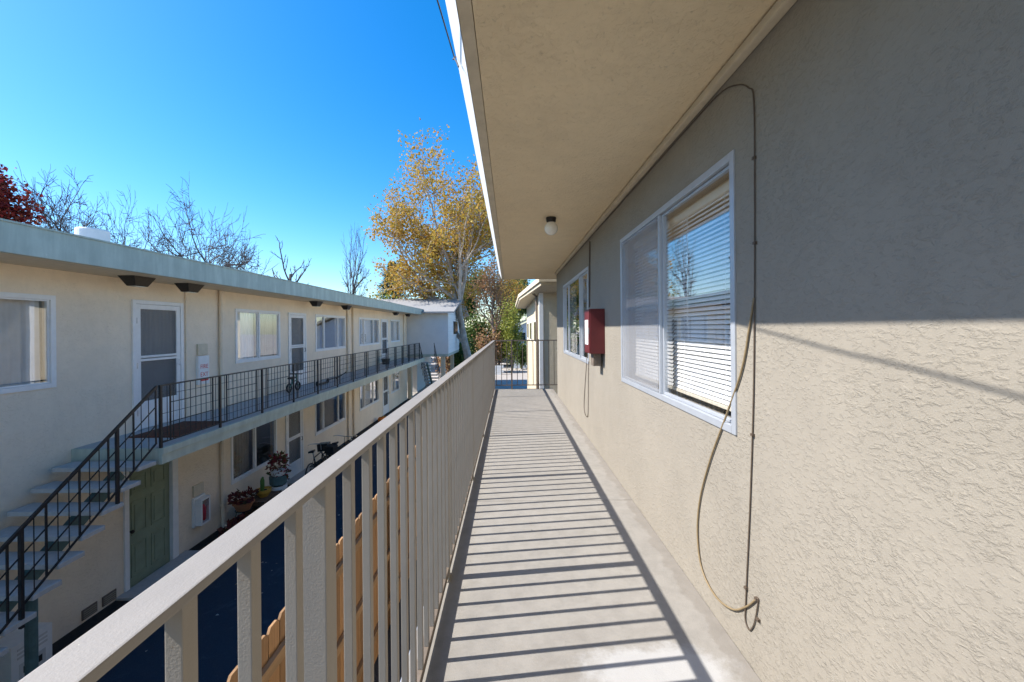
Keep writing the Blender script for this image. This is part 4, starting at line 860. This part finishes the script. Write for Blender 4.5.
tree('bare_tree', 'slender pale leafless tree near the dark conifer', at(340, 40), 24, 14.8, .26, .65, 4, (8, 5, 4, 2), 'bark_grey', up=.3, ratio=.48, trunk_frac=.5, minr=.020, group=G, W=7.0, wig=.16)
tree('bare_tree', 'lone leaning leafless limb rising behind the roof edge', at(303, 36), 25, 13.2, .17, .7, 3, (6, 4, 3), 'bark_grey', lean=(-.32, 0), up=.3, ratio=.34, trunk_frac=.6, minr=.02, group=G)
tree('bare_tree', 'low leafless tree at the foot of the widest bare tree', at(240, 30), 26, 11.6, .12, .5, 3, (7, 5, 4), 'bark_grey', up=.5, ratio=.5, trunk_frac=.5, minr=.014, group=G, W=5.5)
tree('red_tree', 'deep red leaved tree rising behind the green roof edge', at(-30, 21), 31, 12.9, .22, .65, 3, (9, 6, 5), 'bark', 'leaf_red', 11000, .20, .26, up=.3, ratio=.55, W=4.6)
def conifer(label, loc, H, rb, seed):
    t = thing('conifer_tree', label, 'tree', loc); rng = random.Random(seed); raw(MB().tube([(0, 0, 0), (0, 0, H)], [.22, .03], 8), 'trunk', 'bark', t); mb = MB(); n = 9000
    for _ in range(n):
        f = rng.random() ** .8; z = H * (.12 + .88 * f); rr = rb * (1 - f) ** .8 * (1 + .25 * math.sin(z * 5.5)) + .05; a = rng.random() * 6.283; q = rr * rng.uniform(.45, 1.05) * (1 + .2 * math.sin(a * 5 + z * 2))
        p = Vector((math.cos(a) * q, math.sin(a) * q, z - q * .15)); d = Vector((math.cos(a), math.sin(a), rng.gauss(-.1, .4))).normalized(); u = d.cross(Vector((0, 0, 1))).normalized(); L = rng.uniform(.25, .5)
        mb.add([p, p + d * L * .5 + u * L * .25, p + d * L, p + d * L * .5 - u * L * .25], [(0, 1, 2, 3)])
    raw(mb, 'crown', 'leaf_dark', t)
conifer('dark green pointed conifer behind the grey gable roof', at(393, 46), 11.8, 3.6, 5)
def bush(name, label, loc, rad, n, s, leafm, seed):
    t = thing(name, label, 'bush', loc); rng = random.Random(seed); mb, tips = MB(), []
    st = MB()
    for i in range(14):
        a = rng.random() * 6.28; q = rng.uniform(.3, .8); e_ = Vector((math.cos(a) * rad[0] * q, math.sin(a) * rad[1] * q, rad[2] * rng.uniform(.9, 1.8))); st.tube([(0, 0, 0), e_ * .5 + Vector((0, 0, .1)), e_], [.05, .035, .012], 4)
        tips += [(e_ * k, e_) for k in (.6, .8, 1.0)]
    raw(st, 'stems', 'bark', t)
    for _ in range(n):
        c, _d = rng.choice(tips); p = c + Vector((rng.gauss(0, rad[0] * .22), rng.gauss(0, rad[1] * .22), rng.gauss(0, rad[2] * .25))); p.z = max(p.z, .05)
        tt = Vector((rng.gauss(0, 1), rng.gauss(0, 1), rng.gauss(0, 1))).normalized(); u = tt.orthogonal().normalized(); L = s * rng.uniform(.6, 1.4)
        mb.add([p, p + tt * L * .5 + u * L * .35, p + tt * L, p + tt * L * .5 - u * L * .35], [(0, 1, 2, 3)])
    raw(mb, 'foliage', leafm, t)
bush('garden_bush', 'lime yellow bush below the conifer behind the gable roof', at(376, 42), (2.6, 2, 3.9), 4200, .26, 'leaf_lime', 1)
bush('garden_bush', 'mid green bush beside the conifer behind the gable roof', at(412, 44), (2.4, 2, 3.7), 3600, .26, 'leaf_green', 2)
bush('garden_bush', 'yellow green shrub beyond the end of the railing', at(512, 40), (1.0, 1, 3.4), 4200, .17, 'leaf_lime', 3)
bush('garden_bush', 'low dark green hedge shrub behind the thin guardrail', at(521, 43), (1.3, 1, 1.5), 2800, .18, 'leaf_green', 4)
bush('garden_bush', 'green shrub at the foot of the golden sycamore', at(462, 31), (1.0, 1, 1.9), 2600, .16, 'leaf_green', 6)
bush('garden_bush', 'low brown and green bush beside the wing building', at(451, 36), (1.6, 1.4, 1.4), 2200, .17, 'leaf_brown', 7)
bush('garden_bush', 'russet shrub right of the sycamore trunk', at(489, 40), (1.5, 1.4, 2.2), 1900, .2, 'leaf_brown', 8)
bush('garden_bush', 'tall olive shrub behind the sycamore trunk', at(476, 46), (2.4, 2, 3.0), 4200, .25, 'leaf_green', 9)
bush('garden_bush', 'dull yellow shrub behind the railing end', at(499, 47), (1.8, 1.8, 3.0), 3600, .24, 'leaf_lime', 10)
tree('street_tree', 'russet leaved tree behind the golden sycamore', at(492, 44), 41, 13.0, .24, .6, 3, (8, 6, 5), 'bark', 'leaf_brown', 3200, .2, .38, up=.35, ratio=.55, W=6.5)
tree('street_tree', 'half bare tree with arching limbs right of the sycamore trunk', at(507, 50), 42, 13.5, .24, .55, 4, (7, 5, 4, 2), 'bark_grey', 'leaf_gold', 2500, .18, .3, up=.4, ratio=.55, minr=.010, W=7)
tree('street_tree', 'dull green tree closing the view behind the street', at(455, 62), 43, 13.0, .3, .65, 3, (8, 6, 5), 'bark', 'leaf_green', 8500, .36, .5, up=.3, ratio=.55, W=10)
tree('street_tree', 'distant olive tree behind the pale blue house', at(520, 66), 44, 13.0, .3, .65, 3, (8, 6, 5), 'bark', 'leaf_green', 8500, .36, .5, up=.3, ratio=.55, W=11)
tree('street_tree', 'ochre leaved tree behind the conifer and gable roof', at(425, 56), 45, 10.5, .3, .65, 3, (8, 6, 5), 'bark', 'leaf_gold', 7500, .32, .5, up=.3, ratio=.55, W=10)
# pale blue house and a parked car across the street
hs = thing('small_house', 'pale blue house with tan gable roof edge across the street', 'house', at(528, 44))
MB().box(-1.6, 7, 0, 7, 0, 4.3).build('wall', 'house_blue', hs)
MB().prism([(-2.3, 4.1), (-2.3, 4.3), (2.7, 6.6), (7.7, 4.3), (7.7, 4.1), (2.7, 6.38)], 'Y', -.6, 7.6).build('roof', 'fascia_tan', hs)
MB().prism([(-1.58, 4.301), (6.98, 4.301), (2.7, 6.2)], 'Y', .02, .2).build('gable_wall', 'house_blue', hs)
for xx in (-1.1, .5): 
    for zz in (.9, 2.9): wv = MB().box(xx, xx + .9, -.04, -.001, zz, zz + 1.0).build('window', 'white', hs); MB().box(xx + .07, xx + .83, -.046, -.041, zz + .07, zz + .93).build('pane', 'car_glass', wv)
cr_ = thing('parked_car', 'grey parked car at the kerb behind the guardrail', 'car', (-1.1, 48, .0)); cr_.rotation_euler = (0, 0, R(8))
MB().prism([(-2.1, .30), (2.1, .30), (2.15, .62), (2.0, .82), (1.15, .92), (.55, 1.42), (-.9, 1.45), (-1.6, .98), (-2.1, .90)], 'Y', -.85, .85).build('body', 'car_paint', cr_, bev=.06)
MB().prism([(1.02, .95), (.52, 1.36), (-.85, 1.39), (-1.4, .98)], 'Y', -.862, .862).build('side_window', 'car_glass', cr_)
for xx in (-1.3, 1.3):
    for yy in (-.80, .80): wl = MB().lathe([(.05, -.1), (.31, -.1), (.33, -.06), (.33, .06), (.31, .1), (.05, .1)], (xx, yy, .33), 20, 'Y').build('tyre', 'rubber', cr_); MB().lathe([(.02, -.108), (.2, -.106), (.2, .106), (.02, .108)], (xx, yy, .33), 14, 'Y').build('rim', 'silver', wl)
lw2 = thing('garden_wall', 'low white block wall beside the grey wing', 'wall', (-3.0, 38, 0))
for r_ in range(4):
    for i in range(9): MB().box(-1.6 + i * .42 + (.2 if r_ % 2 else 0), -1.6 + i * .42 + .41 + (.2 if r_ % 2 else 0), 0, .2, r_ * .21, r_ * .21 + .202).build('block', 'white', lw2, bev=.008)
print('OBJECTS', len(bpy.data.objects), 'FACES', sum(len(m.polygons) for m in bpy.data.meshes))
